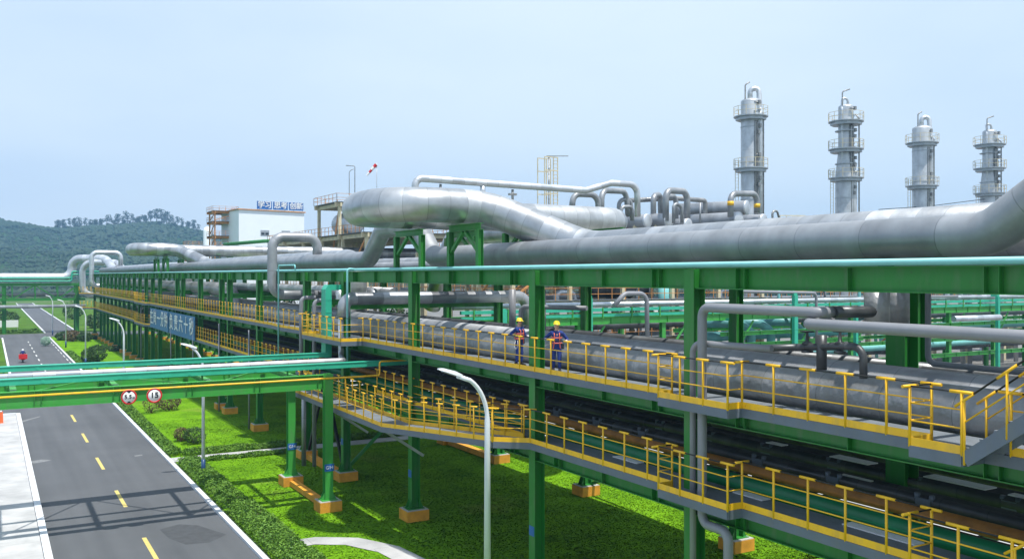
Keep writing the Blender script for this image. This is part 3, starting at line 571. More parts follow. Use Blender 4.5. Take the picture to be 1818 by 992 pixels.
# ------------------------------------------------------------------ walkways
def walkway(name, label, outer, inner_x, posts_max=100, skip=(), inner=None, cat='walkway', inrail=()):
    """outer = list of (x,y,z); railing, toe board and channel follow it, deck reaches in to inner_x"""
    root = thing(name, label, cat, outer[0]); dk = MB(); fa = MB(); tb = MB(); hr = MB(); r1 = MB(); r2 = MB(); posts = []
    for i in range(len(outer) - 1):
        a, b = Vector(outer[i]), Vector(outer[i + 1]); l_ = (b - a).length
        if abs(b.y - a.y) > .2:
            ia = Vector((inner_x if inner is None else a.x + inner, a.y, a.z)); ib = Vector((inner_x if inner is None else b.x + inner, b.y, b.z))
            dn = Vector((0, 0, .06)); e = Vector((.05, 0, 0))
            dk.hexa([a - dn + e, ia - dn, ib - dn, b - dn + e, a + e, ia, ib, b + e] if b.y > a.y else [b - dn + e, ib - dn, ia - dn, a - dn + e, b + e, ib, ia, a + e])
            fa.bar(ia - Vector((0, 0, .12)), ib - Vector((0, 0, .12)), .05, .2)
        fa.bar(a - Vector((0, 0, .125)), b - Vector((0, 0, .125)), .05, .23)
        if i in inrail:
            o_ = Vector((inner, 0, 0)); cap_ = .8 if i else 1.0; ib_ = a.lerp(b, cap_)
            tb.bar(a + o_ + Vector((0, 0, .08)), ib_ + o_ + Vector((0, 0, .08)), .012, .17)
            for mbx, hz in ((r1, .5), (r2, .86), (hr, 1.2)): mbx.tube([a + o_ + Vector((0, 0, hz)), ib_ + o_ + Vector((0, 0, hz))], .018, 6)
            nn_ = round((ib_ - a).length / 1.1)
            for k in range(nn_): posts.append((a.lerp(ib_, k / nn_) + o_, (b - a).normalized()))
        if i in skip: continue
        tb.bar(a + Vector((0, 0, .08)), b + Vector((0, 0, .08)), .012, .17)
        for mbx, hz in ((r1, .5), (r2, .86)): mbx.tube([a + Vector((0, 0, hz)), b + Vector((0, 0, hz))], .017, 6)
        hr.tube([a + Vector((0, 0, 1.2)), b + Vector((0, 0, 1.2))], .019, 6)
        n_ = max(1, round(l_ / 1.1))
        for k in range(n_ + (1 if i == len(outer) - 2 or (i + 1) in skip else 0)):
            posts.append((a.lerp(b, k / n_), (b - a).normalized()))
    posts.sort(key=lambda q_: (q_[0].xy).length)
    rest = MB()
    for j, (p, t_) in enumerate(posts):
        mb = MB() if j < posts_max else rest
        mb.tube([p - Vector((0, 0, .03)), p + Vector((0, 0, 1.2))], .031, 8)
        mb.tube([p - t_ * .23 + Vector((0, 0, 1.2)), p + t_ * .25 + Vector((0, 0, 1.2))], .034, 8)
        if j < posts_max: mb.build('post', M['yellow'], root)
    if rest.v: tag(rest.build('post', M['yellow'], root), kind='stuff')
    dk.build('deck', M['deck'], root); fa.build('channel', M['fascia'], root)
    tb.build('toe_board', M['yellow'], root); r1.build('lower_rail', M['yellow'], root); r2.build('middle_rail', M['yellow'], root); hr.build('handrail', M['black'], root)
    return root
ZU, ZL = 8.04, 5.44
up = [(17, 2.5, ZU), (17, 10.4, ZU), (17, 10.95, ZU), (16.3, 10.95, ZU), (16.3, 12.1, ZU), (17, 12.1, ZU), (17, 17.6, ZU), (16.5, 17.6, ZU), (16.5, 20.4, ZU), (17, 20.4, ZU), (17, 45.3, ZU), (15.85, 45.5, ZU), (15.85, 52.2, ZU), (16.9, 52.3, ZU), (16.9, 56, ZU), (16.75, 60.5, ZU), (17, 63, ZU), (17, 118, ZU), (16.5, 119, ZU), (16.5, 128, ZU), (17, 129, ZU), (17, 184, ZU), (14.6, 187.5, ZU)]
walkway('walkway', 'upper yellow-railed walkway where the two workers stand', up, 18.3, skip=(1, 2))
lo = [(17, 2.5, ZL), (17, 9.4, ZL), (17, 9.95, ZL), (16.3, 9.95, ZL), (16.3, 12.1, ZL), (17, 12.1, ZL), (17, 17.6, ZL), (16.5, 17.6, ZL), (16.5, 20.4, ZL), (17, 20.4, ZL), (17, 28.3, ZL), (15.95, 29.2, ZL)]
walkway('walkway', 'near stretch of the lower walkway, below the two workers', lo, 18.35, skip=(1, 2))
walkway('walkway', 'lower walkway bay swinging outward behind the road bridge column', [(15.95, 29.25, ZL), (14.85, 37.3, 4.9), (14.85, 50.5, 4.97)], 0, inner=1.35, inrail=(0, 1))
walkway('walkway', 'short straight railed deck inside the outward walkway bay', [(17.35, 29.5, ZL), (17.35, 44.2, ZL)], 18.35)
walkway('walkway', 'far stretch of the lower walkway with the blue banner', [(17, 52.5, ZL), (17, 118, ZL), (16.5, 119, ZL), (16.5, 128, ZL), (17, 129, ZL), (17, 184, ZL), (14.8, 187.5, ZL)], 18.35)
# struts beneath the outward bay
for y in (38.0, 45.0):
    root = thing('walkway_bracket', 'grey diagonal bracket under the outward walkway bay, %s' % ('nearer one' if y < 40 else 'farther one'), 'bracket', (17.2, y, 4.8))
    MB().bar((17.15, y, 4.75), (14.95, y, 4.75), .1, .16).build('arm', M['steel'], root); MB().bar((17.15, y, 3.3), (15.1, y, 4.7), .1, .12).build('strut', M['steel'], root)
# stairs
def stairs(label, x0, x1, y0, z0, run, rise):
    root = thing('stairs', label, 'stairs', (x0, y0, z0)); n_ = max(3, int(rise / .2)); d = Vector((0, -run, rise)).normalized()
    for x, lb in ((x0, 1), (x1, 2)):
        a = Vector((x, y0, z0 - .1)); b = Vector((x, y0 - run, z0 + rise - .1)); MB().bar(a, b, .03, .28).build('stringer', M['fascia'], root)
        hr = MB(); hr.tube([a + Vector((0, 0, 1.15)), b + Vector((0, 0, 1.15))], .02, 6); hr.build('handrail', M['black'], root)
        mr_ = MB(); mr_.tube([a + Vector((0, 0, .72)), b + Vector((0, 0, .72))], .017, 6); mr_.build('middle_rail', M['yellow'], root)
        k = 0
        while k * .85 <= run + .01:
            p = a.lerp(b, k * .85 / run); pm = MB(); pm.tube([p - Vector((0, 0, .1)), p + Vector((0, 0, 1.15))], .025, 8); pm.tube([p + Vector((0, 0, 1.15)) - d * .24, p + Vector((0, 0, 1.15)) + d * .24], .029, 8); pm.build('post', M['yellow'], root); k += 1
    for k in range(n_):
        f = (k + .5) / n_; yy = y0 - run * f; zz = z0 + rise * f; MB().box(x0 + .02, x1 - .02, yy - .13, yy + .13, zz, zz + .035).build('tread', M['deck'], root)
stairs('yellow-railed stairs climbing from the upper walkway at the right edge', 16.3, 17.0, 10.9, ZU, 3.4, 2.5)
stairs('yellow-railed stairs climbing from the lower walkway at the bottom right', 16.3, 17.0, 9.9, ZL, 3.4, 2.4)

# ------------------------------------------------------------------ text helper
def text_mesh(body, size, ext=.01):
    cu = bpy.data.curves.new('lettering', 'FONT'); cu.body = body; cu.size = size; cu.extrude = ext; cu.align_x = 'CENTER'; cu.align_y = 'CENTER'; cu.resolution_u = 3
    o = lnk(bpy.data.objects.new('lettering', cu)); dg = bpy.context.evaluated_depsgraph_get(); dg.update()
    me = bpy.data.meshes.new_from_object(o.evaluated_get(dg)); bpy.data.objects.remove(o); return me
def lettering(body, size, mat, parent, loc, normal, sx=1.0, name='lettering', bold=.0):
    me = text_mesh(body, size); me.materials.clear(); me.materials.append(mat)
    nn = Vector(normal).normalized(); up_ = Vector((0, 0, 1)); rt = up_.cross(nn).normalized(); m4 = Matrix((rt * sx, up_, nn)).transposed()
    off = parent_loc(parent)
    for v in me.vertices: v.co = m4 @ v.co + Vector(loc) - off
    if bold:
        bm = bmesh.new(); bm.from_mesh(me); geo = bm.verts[:] + bm.edges[:] + bm.faces[:]
        for dx_, dz_ in ((bold, 0), (0, bold), (bold, bold)):
            r_ = bmesh.ops.duplicate(bm, geom=geo); bmesh.ops.translate(bm, vec=rt * dx_ + up_ * dz_ + nn * .002 * (1 + dx_ + dz_), verts=[x for x in r_['geom'] if isinstance(x, bmesh.types.BMVert)])
        bm.to_mesh(me); bm.free()
    o = lnk(bpy.data.objects.new(name, me)); o.parent = parent; return o
# blue banner
root = thing('banner', 'long blue slogan banner with white characters on the rack front', 'banner', (16.85, 103, 5.3))
for y0, y1, chars in ((103.9, 116.6, '在岗一分钟'), (89.4, 103.2, '负责六十秒')):
    pn = MB(); pn.box(16.80, 16.88, y0, y1, 5.3, 7.55); pb = pn.build('panel', M['bannerblue'], root)
    n_ = len(chars); w_ = (y1 - y0) / n_
    for k, ch in enumerate(chars):
        lettering(ch, 1.75, M['white'], pb, (16.77, y1 - w_ * (k + .5), 6.42), (-1, 0, 0), sx=1.25, bold=.05)

# ------------------------------------------------------------------ pipe bridge over the road
YN, YF = 43.2, 49.5
br = thing('pipe_bridge', 'green steel pipe bridge crossing the road in front of the rack', 'pipe bridge', (14.4, YN, 0))
for y in (YN, YF):
    MB().hsec((-28, y, 6.3), (14.18, y, 6.3), .3, .7, .025).build('girder', M['lgreen'], br)
    st = MB()
    for x in [14.0 - 3.05 * k for k in range(14)]:
        for dx in (-.13, .13):
            for sy in (-1, 1): st.box(x + dx - .008, x + dx + .008, y + sy * .08 - .068, y + sy * .08 + .068, 5.977, 6.623)
    st.build('stiffener', M['lgreen'], br)
    c = MB(); c.hsec((14.4, y, .55), (14.4, y, 6.68), .4, .4, .024, up=(0, 1, 0)); c.box(14.0, 14.8, y - .35, y + .35, .53, .56)
    for sx in (-1, 1): 
        for yy in (-.12, .12): c.hexa([(14.4 + sx * .2, y + yy - .01, .56), (14.4 + sx * .38, y + yy - .01, .56), (14.4 + sx * .38, y + yy + .01, .56), (14.4 + sx * .2, y + yy + .01, .56), (14.4 + sx * .2, y + yy - .01, .9), (14.4 + sx * .22, y + yy - .01, .9), (14.4 + sx * .22, y + yy + .01, .9), (14.4 + sx * .2, y + yy + .01, .9)])
    c.build('column', M['lgreen'], br)
    fo = MB().box(13.85, 14.95, y - .5, y + .5, -.1, .5).build('footing', M['orange'], br); MB().box(13.87, 14.93, y - .48, y + .48, .5, .53).build('footing_top', M['concrete'], fo)
    npl = MB().box(14.16, 14.64, y - .225, y - .212, 1.95, 2.3).build('number_plate', M['signblue'], br); lettering('G14', .22, M['white'], npl, (14.4, y - .24, 2.125), (0, -1, 0))
MB().box(14.2, 14.6, YN + .5, YF - .5, .05, .32).build('tie_beam', M['orange'], br)
for k in range(11):
    x = 12.9 - 4.0 * k; cb = MB(); cb.hsec((x, YN + .16, 6.5), (x, YF - .16, 6.5), .25, .24, .015); cb.build('cross_beam', M['lgreen'], br)
    if k < 10: bb = MB(); bb.bar((x, YN + .2, 6.45), (x - 4.0, YF - .2, 6.45), .09, .07) if k % 2 else bb.bar((x, YF - .2, 6.45), (x - 4.0, YN + .2, 6.45), .09, .07); bb.build('brace', M['lgreen'], br)
def tray(name, label, a, b, w_, h_, mat, n=0):
    root = thing(name, label, 'cable tray', a); d = (Vector(b) - Vector(a)).normalized(); sd_ = d.cross(Vector((0, 0, 1))).normalized() * w_ / 2; mb = MB()
    for s_ in (-1, 1): mb.bar(Vector(a) + sd_ * s_, Vector(b) + sd_ * s_, .04, h_)
    mb.bar(Vector(a) + Vector((0, 0, h_ / 2 + .012)), Vector(b) + Vector((0, 0, h_ / 2 + .012)), w_ + .1, .02); mb.bar(Vector(a) - Vector((0, 0, h_ / 2 - .04)), Vector(b) - Vector((0, 0, h_ / 2 - .04)), w_ - .04, .02)
    mb.build('channel', M[mat], root); jt = MB(); L_ = (Vector(b) - Vector(a)).length
    for k in range(1, int(L_ / 3)):
        p = Vector(a) + d * k * 3; MB().box(p.x - .06, p.x + .06, p.y - w_ / 2 - .03, p.y + w_ / 2 + .03, p.z - h_ * .35, p.z + h_ * .35).build('joint_plate', M[mat], root)
    lg = MB()
    for k in range(int(L_ / 4)):
        p = Vector(a) + d * (k * 4 + .6); lg.box(p.x - .04, p.x + .04, p.y - .04, p.y + .04, 6.62, p.z - h_ / 2 + .02)
    lg.build('bracket', M['lgreen'], root)
tray('cable_tray', 'near turquoise cable tray along the road bridge', (-28, 43.9, 6.98), (19.5, 43.9, 6.98), .4, .24, 'turq')
tray('cable_tray', 'far turquoise cable tray along the road bridge', (-28, 48.7, 7.1), (16.2, 48.7, 7.1), .4, .22, 'turq')
pipe('gas_pipe', 'thin yellow pipe running along the bridge girder and stepping up at the rack', [(-28, 42.96, 6.47), (17.0, 42.96, 6.47), (17.0, 42.96, 7.17), (22, 42.96, 7.17)], .045, 'yellow', 8, .12)
def roadsign(label, x, kind):
    y = 42.93; z = 6.17; root = thing('traffic_sign', label, 'traffic sign', (x, y, z))
    MB().lathe((x, y, z), [(0, -.012), (.33, -.012), (.33, .012), (0, .012)], 28, (0, -1, 0)).build('plate', M['white'], root)
    MB().lathe((x, y - .014, z), [(.265, 0), (.265, .006), (.33, .006), (.33, 0)], 32, (0, -1, 0)).build('red_ring', M['red'], root)
    if kind == 1:
        lettering('5.5', .26, M['signtext'], root, (x - .04, y - .02, z), (0, -1, 0), bold=.006); lettering('m', .15, M['signtext'], root, (x + .19, y - .02, z - .03), (0, -1, 0))
        t_ = MB(); 
        for s_ in (1, -1): t_.hexa([(x - .11, y - .022, z + s_ * .27), (x + .11, y - .022, z + s_ * .27), (x + .11, y - .016, z + s_ * .27), (x - .11, y - .016, z + s_ * .27), (x - .002, y - .022, z + s_ * .17), (x + .002, y - .022, z + s_ * .17), (x + .002, y - .016, z + s_ * .17), (x - .002, y - .016, z + s_ * .17)])
        t_.build('triangle', M['signtext'], root)
    else: lettering('15', .36, M['signtext'], root, (x, y - .02, z), (0, -1, 0), bold=.012)
    MB().box(x - .03, x + .03, y + .013, y + .1, z - .2, z + .3).build('bracket', M['steel'], root)
roadsign('round red-ringed height limit sign reading 5.5m on the bridge girder', P(229, 704, Y=42.93).x, 1)
roadsign('round red-ringed speed limit sign reading 15 on the bridge girder', P(274, 706, Y=42.93).x, 2)

# ------------------------------------------------------------------ far pipe bridge
fb = thing('pipe_bridge', 'distant green truss pipe bridge beyond the road junction', 'pipe bridge', (15.5, 205.4, 0))
for y in (203.6, 207.2):
    t_ = MB(); t_.bar((-95, y, 9.6), (17, y, 9.6), .3, .5); t_.bar((-95, y, 6.6), (17, y, 6.6), .3, .4)
    x = 16.0; k = 0
    while x > -90: t_.bar((x, y, 6.7), (x, y, 9.5), .18, .18); t_.bar((x, y, 6.7 if k % 2 else 9.5), (x - 4, y, 9.5 if k % 2 else 6.7), .16, .16); x -= 4; k += 1
    t_.build('truss', M['green'], fb)
    for x in (15.5, 2.6, -22, -46): MB().hsec((x, y, 0), (x, y, 9.4), .7, .7, .05, up=(1, 0, 0)).build('column', M['green'], fb)
pipe('tier_pipe', 'white pipe low on the distant bridge', [(-95, 203.0, 5.3), (17, 203.0, 5.3)], .35, 'alu', 10)
pipe('tier_pipe', 'dark pipe inside the distant bridge truss', [(-95, 205.3, 7.6), (17, 205.3, 7.6)], .3, 'alugrey', 10)
for k, z in enumerate((10.3, 10.9)): pipe('handrail_pipe', ('lower' if k == 0 else 'upper') + ' turquoise tube along the distant bridge top', [(-95, 203.3, z), (14.5, 203.3, z), (14.5, 203.3, z + 1.3), (24, 203.3, z + 1.3)], .14, 'turq', 8, .4)
def board(label, u, v, w_, h_):
    p = P(u, v, Z=0); root = thing('notice_board', label, 'notice board', p); MB().box(p.x - w_ / 2, p.x + w_ / 2, p.y - .05, p.y + .05, .5, .5 + h_).build('panel', M['white'], root)
    for s_ in (-1, 1): MB().box(p.x + s_ * w_ * .45 - .06, p.x + s_ * w_ * .45 + .06, p.y + .055, p.y + .15, 0, .5 + h_).build('leg', M['steel'], root)
board('white notice board on the grass island', 20, 585, 2.6, 1.5); board('smaller board left of the white notice board', 0, 585, 1.0, 1.4)

# ------------------------------------------------------------------ street lamps
def lamp(label, x, y, top, arm, dirx=-1.0, diry=0.0, r=.1):
    root = thing('street_lamp', label, 'street lamp', (x, y, 0), 0, 'street lamps beside the road')
    d = Vector((dirx, diry, 0)).normalized()
    pts = [Vector((x, y, 1.0)), Vector((x, y, top - 1.9))]
    for k in range(1, 9):
        a = k / 8 * R(62); pts.append(Vector((x, y, top - 1.9)) + d * (1.25 * (1 - math.cos(a))) + Vector((0, 0, 1.6 * math.sin(a))))
    e = pts[-1]; dd = (pts[-1] - pts[-2]).normalized(); dd = (d * .9 + Vector((0, 0, .32))).normalized(); pts.append(e + dd * (arm - 1.25))
    rads = [r] + [r * .8] + [r * .62] * 9
    MB().tube(pts, rads, 12).build('pole', M['whitepole'], root)
    MB().tube([(x, y, 0), (x, y, 1.02)], r * 1.15, 12).build('base', M['blue'], root)
    h0 = pts[-1]; sd_ = d.cross(Vector((0, 0, 1))); hm = MB(); c = []
    for t_, w_, hh in ((-.15, .07, .10), (.15, .13, .13), (.55, .15, .10), (.75, .09, .04)):
        c.append((h0 + dd * t_, w_, hh))
    for (a, wa, ha), (b, wb, hb) in zip(c[:-1], c[1:]):
        n_ = dd.cross(sd_).normalized()
        if n_.z < 0: n_ = -n_
        hm.hexa([a - sd_ * wa, a + sd_ * wa, b + sd_ * wb, b - sd_ * wb, a - sd_ * wa * .7 + n_ * ha, a + sd_ * wa * .7 + n_ * ha, b + sd_ * wb * .7 + n_ * hb, b - sd_ * wb * .7 + n_ * hb])
    hd = hm.build('lamp_head', M['whitepole'], root)
    n_ = Vector((0, 0, -1)); a = h0 + dd * .12; b = h0 + dd * .6; MB().bar(a + n_ * .015, b + n_ * .015, .2, .03).build('lens', M['steel'], hd)
lamp('nearest street lamp, standing in front of the lower walkway', 14.7, 27.3, 8.45, 1.75, r=.12)
for lb, y in (('street lamp rising behind the road bridge beside the white path', 53.8), ('street lamp just left of the blue banner', 89), ('third street lamp before the far junction', 126.5), ('second street lamp before the far junction', 160.5), ('farthest street lamp, at the junction corner', 195)):
    lamp(lb, 10.6, y, 7.9, 1.1)

# ------------------------------------------------------------------ cross rack behind (turquoise trays on light green steel)
Y2, Y3 = 62.0, 68.0
r2_ = thing('pipe_rack', 'light green rack crossing behind the main rack, topped by turquoise trays', 'pipe rack', (50, Y2, 0))
CX = [33, 41.8, 50.6, 58.6, 66.5, 74.5, 82.3, 90, 98, 106, 114]
for x in CX:
    for y in (Y2, Y3): MB().hsec((x, y, 0), (x, y, 8.0), .4, .4, .03, up=(0, 1, 0)).build('column', M['lgreen'], r2_)
    MB().hsec((x, Y2, 7.7), (x, Y3, 7.7), .25, .4, .02).build('cross_beam', M['lgreen'], r2_)
for y in (Y2 - .25, Y3 + .25):
    for z0, z1, xa, xb in ((7.42, 8.0, 32, 120), (6.0, 6.35, 57, 120), (4.95, 5.3, 57, 76), (4.4, 4.75, 74, 120), (2.7, 3.1, 74, 120)):
        gb_ = MB(); gb_.hsec((xa, y, (z0 + z1) / 2), (xb, y, (z0 + z1) / 2), .22, z1 - z0, .02)
        for k in range(int((xb - xa) / 2)): gb_.box(xa + k * 2 + .9, xa + k * 2 + .92, y - .1, y - .012, z0 + .022, z1 - .022)
        gb_.build('girder', M['lgreen'], r2_)
for k in range(10):
    x = CX[k]; b_ = MB(); b_.bar((x + .3, Y2 - .1, 4.3), (x + 2.6, Y2 - .1, 7.3), .14, .14); b_.build('brace', M['lgreen'], r2_)
pipe('tier_pipe', 'white pipe crowning the rear light green rack', [(31, 63.2, 9.0), (120, 63.2, 9.0)], .24, 'alu', 10)
for z, h_, lb in ((8.62, .26, 'upper turquoise tray on the rear rack'), (8.16, .22, 'lower turquoise tray on the rear rack')):
    root = thing('cable_tray', lb, 'cable tray', (33, 61.8, z)); mb = MB(); mb.bar((31, 61.85, z), (120, 61.85, z), .3, h_)
    mb.build('channel', M['turq'], root); st = MB()
    for k in range(29): MB().box(32 + 3 * k, 32.1 + 3 * k, 61.62, 61.695, z - .25, z + .2).build('bracket', M['lgreen'], root)
for k, (y, z, r_, m_, xa, lb) in enumerate(((64.8, 5.7, .42, 'teal', 57, 'upper thick teal pipe inside the rear rack'), (66.4, 5.65, .38, 'teal', 57, 'upper rear teal pipe inside the rear rack'), (64.0, 3.9, .36, 'paleturq', 57, 'pale turquoise pipe low in the rear rack'), (65.5, 7.0, .3, 'darkpipe', 40, 'dark pipe under the top girder of the rear rack'), (64.6, 3.4, .3, 'darkpipe', 76, 'dark pipe low in the rear rack'))):
    pipe('tier_pipe', lb, [(xa, y, z), (120, y, z)], r_, m_, 12)
for k, (u, lb) in enumerate(((1331, 'left'), (1366, 'middle'), (1420, 'right'))):
    p = P(u, 590, Y=62.6); pipe('elbow_pipe', 'teal elbow pipe dropping through the rear rack, %s of three' % lb, [(p.x - 4, 65, 7.0), (p.x - 1, 62.9, 7.0), (p.x + .3, 62.7, 6.2), (p.x + .3, 62.7, 3.2)], .40, 'teal', 12, .8)
def rise2(label, u, w_, z0, z1):
    x = P(u, 550, Y=60.9).x; root = thing('cable_riser', label, 'cable riser', (x, 60.9, z0)); mb = MB(); mb.box(x - w_ / 2, x + w_ / 2, 60.7, 61.05, z0, z1 - .2); mb.box(x - w_ / 2, x + w_ / 2, 60.8, 61.6, z1 - .2, z1)
    mb.build('duct', M['turq'], root); e = MB(); e.box(x - w_ / 2 - .02, x + w_ / 2 + .02, 60.68, 61.06, (z0 + z1) / 2, (z0 + z1) / 2 + .08); e.build('joint_strip', M['turq'], root)
rise2('wide turquoise duct standing right of the second worker', 1045, .55, 4.8, 9.8)
rise2('turquoise duct on the rear rack left of the platform column', 1301, .4, 3, 7.6); rise2('turquoise duct on the rear rack above the grey level pipe', 1411, .45, 3, 9.8)
rise2('turquoise duct on the rear rack left of the thick column', 1519, .3, 2.0, 7.9); rise2('turquoise duct at the right of the rear rack', 1771, .35, 1, 9.3); rise2('turquoise duct behind the first worker', 893, .5, 6.0, 8.9)
pipe('small_pipe', 'grey pipe bent like a gooseneck over the rear rack', [P(1090, 543, Y=61), P(1109, 521, Y=61), P(1148, 521, Y=61), P(1150, 640, Y=61)], .2, 'greypaint', 12, .8)
pipe('small_pipe', 'thin grey frame pipe over the rear rack at centre right', [P(1303, 560, Y=61), P(1303, 517, Y=61), P(1449, 520, Y=61), P(1450, 620, Y=61)], .14, 'greypaint', 10, .5)
pipe('small_pipe', 'second thin grey pipe arch over the rear rack at right', [P(1640, 620, Y=61), P(1640, 526, Y=61), P(1700, 526, Y=61)], .12, 'greypaint', 10, .5)
pipe('small_pipe', 'white bent pipe section low at the rear rack right end', [P(1693, 566, Y=60), P(1775, 563, Y=60)], .32, 'alu', 12, .5)

# ------------------------------------------------------------------ process plant behind
def railing(mb, a, b, h_=1.1, sp=1.5):
    a, b = Vector(a), Vector(b); n_ = max(1, int((b - a).length / sp))
    for k in range(n_ + 1): p = a.lerp(b, k / n_); mb.bar(p, p + Vector((0, 0, h_)), .06, .06)
    for z in (.55, h_): mb.bar(a + Vector((0, 0, z)), b + Vector((0, 0, z)), .05, .05)
def steelframe(label, x0, x1, y0, y1, levels, nx, ny, mat='tan', rail='rust', cw=.4, name='process_structure'):
    root = thing(name, label, 'plant structure', (x0, y0, 0)); zt = levels[-1]
    for i in range(nx + 1):
        for j in range(ny + 1):
            x = x0 + (x1 - x0) * i / nx; y = y0 + (y1 - y0) * j / ny; MB().bar((x, y, 0), (x, y, zt), cw, cw, up=(1, 0, 0)).build('column', M[mat], root)
    for z in levels:
        d = MB(); d.box(x0 - .6, x1 + .6, y0 - .6, y1 + .6, z - .06, z); d.build('floor', M['deck'], root)
        bm_ = MB()
        for j in range(ny + 1): y = y0 + (y1 - y0) * j / ny; bm_.bar((x0 - .7, y, z - .36), (x1 + .7, y, z - .36), .25, .56)
        for i in range(nx + 1): x = x0 + (x1 - x0) * i / nx; bm_.bar((x, y0 - .7, z - .40), (x, y1 + .7, z - .40), .22, .5)
        bm_.build('beam', M[mat], root); rl = MB()
        for a, b in (((x0 - .6, y0 - .6), (x1 + .6, y0 - .6)), ((x1 + .6, y0 - .6), (x1 + .6, y1 + .6)), ((x1 + .6, y1 + .6), (x0 - .6, y1 + .6)), ((x0 - .6, y1 + .6), (x0 - .6, y0 - .6))): railing(rl, (*a, z), (*b, z))
        rl.build('railing', M[rail], root)
    bc = MB(); zz = [0] + list(levels)
    for k in range(len(zz) - 1):
        if k % 2 == 0: bc.bar((x0, y0 - .05, zz[k] + .2), (x0 + (x1 - x0) / nx, y0 - .05, zz[k + 1] - .6), .16, .16)
        bc.bar((x0 - .05, y0 + (y1 - y0) / ny, zz[k] + .2), (x0 - .05, y0, zz[k + 1] - .6), .16, .16)
    bc.build('brace', M[rail], root); return root
def vessel(label, c, r, L_, axis=(0, -1, 0), mat='alugrey', group=None, saddles=True):
    """horizontal vessel, c = centre of the end facing along axis"""
    c = Vector(c); ax = Vector(axis).normalized(); root = thing('horizontal_vessel', label, 'vessel', c - ax * L_ / 2, 0, group)
    MB().lathe(c - ax * L_, [(0, -r * .35), (r * .6, -r * .28), (r * .9, -r * .12), (r, 0), (r, L_), ], 24, ax).build('shell', M[mat], root)
    MB().lathe(c, [(r * 1.02, -.1), (r * 1.02, .02), (r * .85, r * .10), (r * .4, r * .16), (0, r * .18)], 24, ax).build('end_cap', M['alu'], root)
    if saddles:
        for k in (.2, .8):
            p = c - ax * L_ * k; MB().box(p.x - r * .8, p.x + r * .8, p.y - .15, p.y + .15, p.z - r * 1.7, p.z - r * .55).build('saddle', M['tan'], root)
    return root
steelframe('tan process structure with orange railings behind the rack, left of centre', 41, 57, 108, 152, [9.5, 16.9], 2, 5)
steelframe('upper tan platform holding a silver tank above the left structure', 42, 48, 121, 130, [21.6], 1, 1)
p = P(629, 397, D=136); vessel('silver tank resting on the tan structure left of centre', P(628, 396, X=45.0), 1.6, 5, (0, -1, 0), 'alu')
steelframe('rust-railed plant structure glimpsed beneath the top beam at centre', 44, 62, 78, 98, [4.6, 9.0, 14.2], 3, 3)
steelframe('plant structure with orange railings behind the rear rack at centre right', 68, 92, 74, 78, [5.2, 9.0], 4, 1, 'tan', 'rust', .5)
steelframe('long orange-railed plant structure behind the rear rack at right', 96, 150, 74, 79, [4.8, 8.7], 7, 1, 'tan', 'rust', .5)
steelframe('tan structure carrying the group of vessels left of the tall towers', 40, 70, 69.6, 76, [5.6, 9.2, 14.3], 5, 1, 'tan', 'rust', .35)
vessel('large dark horizontal drum seen above the rear rack', P(1120, 508, Y=72), 1.1, 5, (1, 0, 0), 'darkpipe'); vessel('pale drum beside the large dark drum', P(1145, 512, Y=72), .8, 2.0, (1, 0, 0), 'darkpipe')
pipe('upright_pipe', 'thick pale turquoise upright pipe behind the rear rack', [P(1178, 560, Y=70), P(1178, 500, Y=70)], .55, 'paleturq', 14, 0)
random.seed(21)
for k in range(16):
    x = 44 + k * 6.3 + random.uniform(-1, 1); y = random.uniform(80, 86) if x > 64 else random.uniform(72, 76); r_ = random.uniform(.7, 1.3)
    if 40 < x < 64 and random.random() < .3: continue
    vessel('dim horizontal drum half hidden in the plant behind the rear rack', (x, y, random.choice((2.2, 6.4, 10.3))), r_, 5, random.choice(((1, 0, 0), (0, -1, 0))), random.choice(('alugrey', 'darkpipe', 'teal')), 'drums half hidden behind the rear rack')
for k in range(14):
    x = 46 + k * 7 + random.uniform(-1.5, 1.5); y = random.uniform(71, 73); pipe('upright_pipe', 'slim upright pipe half hidden behind the rear rack', [(x, y, 0), (x, y, 9.9), (x + random.uniform(1.5, 3), y, 9.9), (x + 3.2, y, 0)][:4], random.uniform(.12, .3), random.choice(('alu', 'greypaint', 'paleturq')), 10, .5, group='upright pipes half hidden behind the rear rack')
# vessels at the foot of the tall towers
YV = 72.0
def pv(u, v, Y=YV): return P(u, v, Y=Y)
for (u, v, r_, L_, lb) in ((1188, 391, .75, 6, 'silver vessel left of the big pipe arch'), (1222, 400, .72, 5, 'low silver vessel beneath the big pipe arch'), (1312, 390, .85, 9, 'silver vessel in front of the yellow-banded pipe arch'), (1356, 392, .75, 6, 'lowest silver vessel right of the yellow-banded arch'), (1150, 392, .7, 6, 'dull silver vessel at the left of the vessel group')):
    p = pv(u, v); vessel(lb, p, r_, L_, (.25, -1, 0), 'alugrey', None)
vessel('upper silver vessel behind the yellow-banded arch', pv(1326, 369, 76), .85, 8, (.5, -1, 0), 'alugrey')
def arch(label, pts, r_, Y=YV, mat='alugrey', bend=1.0, name='pipe_arch'):
    return pipe(name, label, [P(u, v, Y=Y + dy) for u, v, dy in pts], r_, mat, 14, bend)
arch('tallest pipe arch among the vessels', [(1182, 392, 0), (1182, 338, 0), (1220, 340, 1), (1220, 395, 1)], .33, bend=.9)
arch('pipe arch left of the tallest one', [(1160, 394, 1), (1160, 348, 1), (1172, 345, 2), (1178, 380, 2)], .3, 73, bend=.7)
arch('second thinner pipe arch left of the tallest one', [(1173, 396, 2), (1172, 352, 2), (1200, 347, 3), (1200, 395, 3)], .28, 74, bend=.7)
arch('dark header pipe behind the arches', [(1118, 356, 3), (1196, 352, 3), (1252, 356, 3), (1252, 396, 3)], .26, 74, 'alumid', .3)
arch('small pipe arch right of the tallest one', [(1196, 396, -1), (1196, 360, -1), (1210, 366, -1), (1211, 396, -1)], .18, bend=.5)
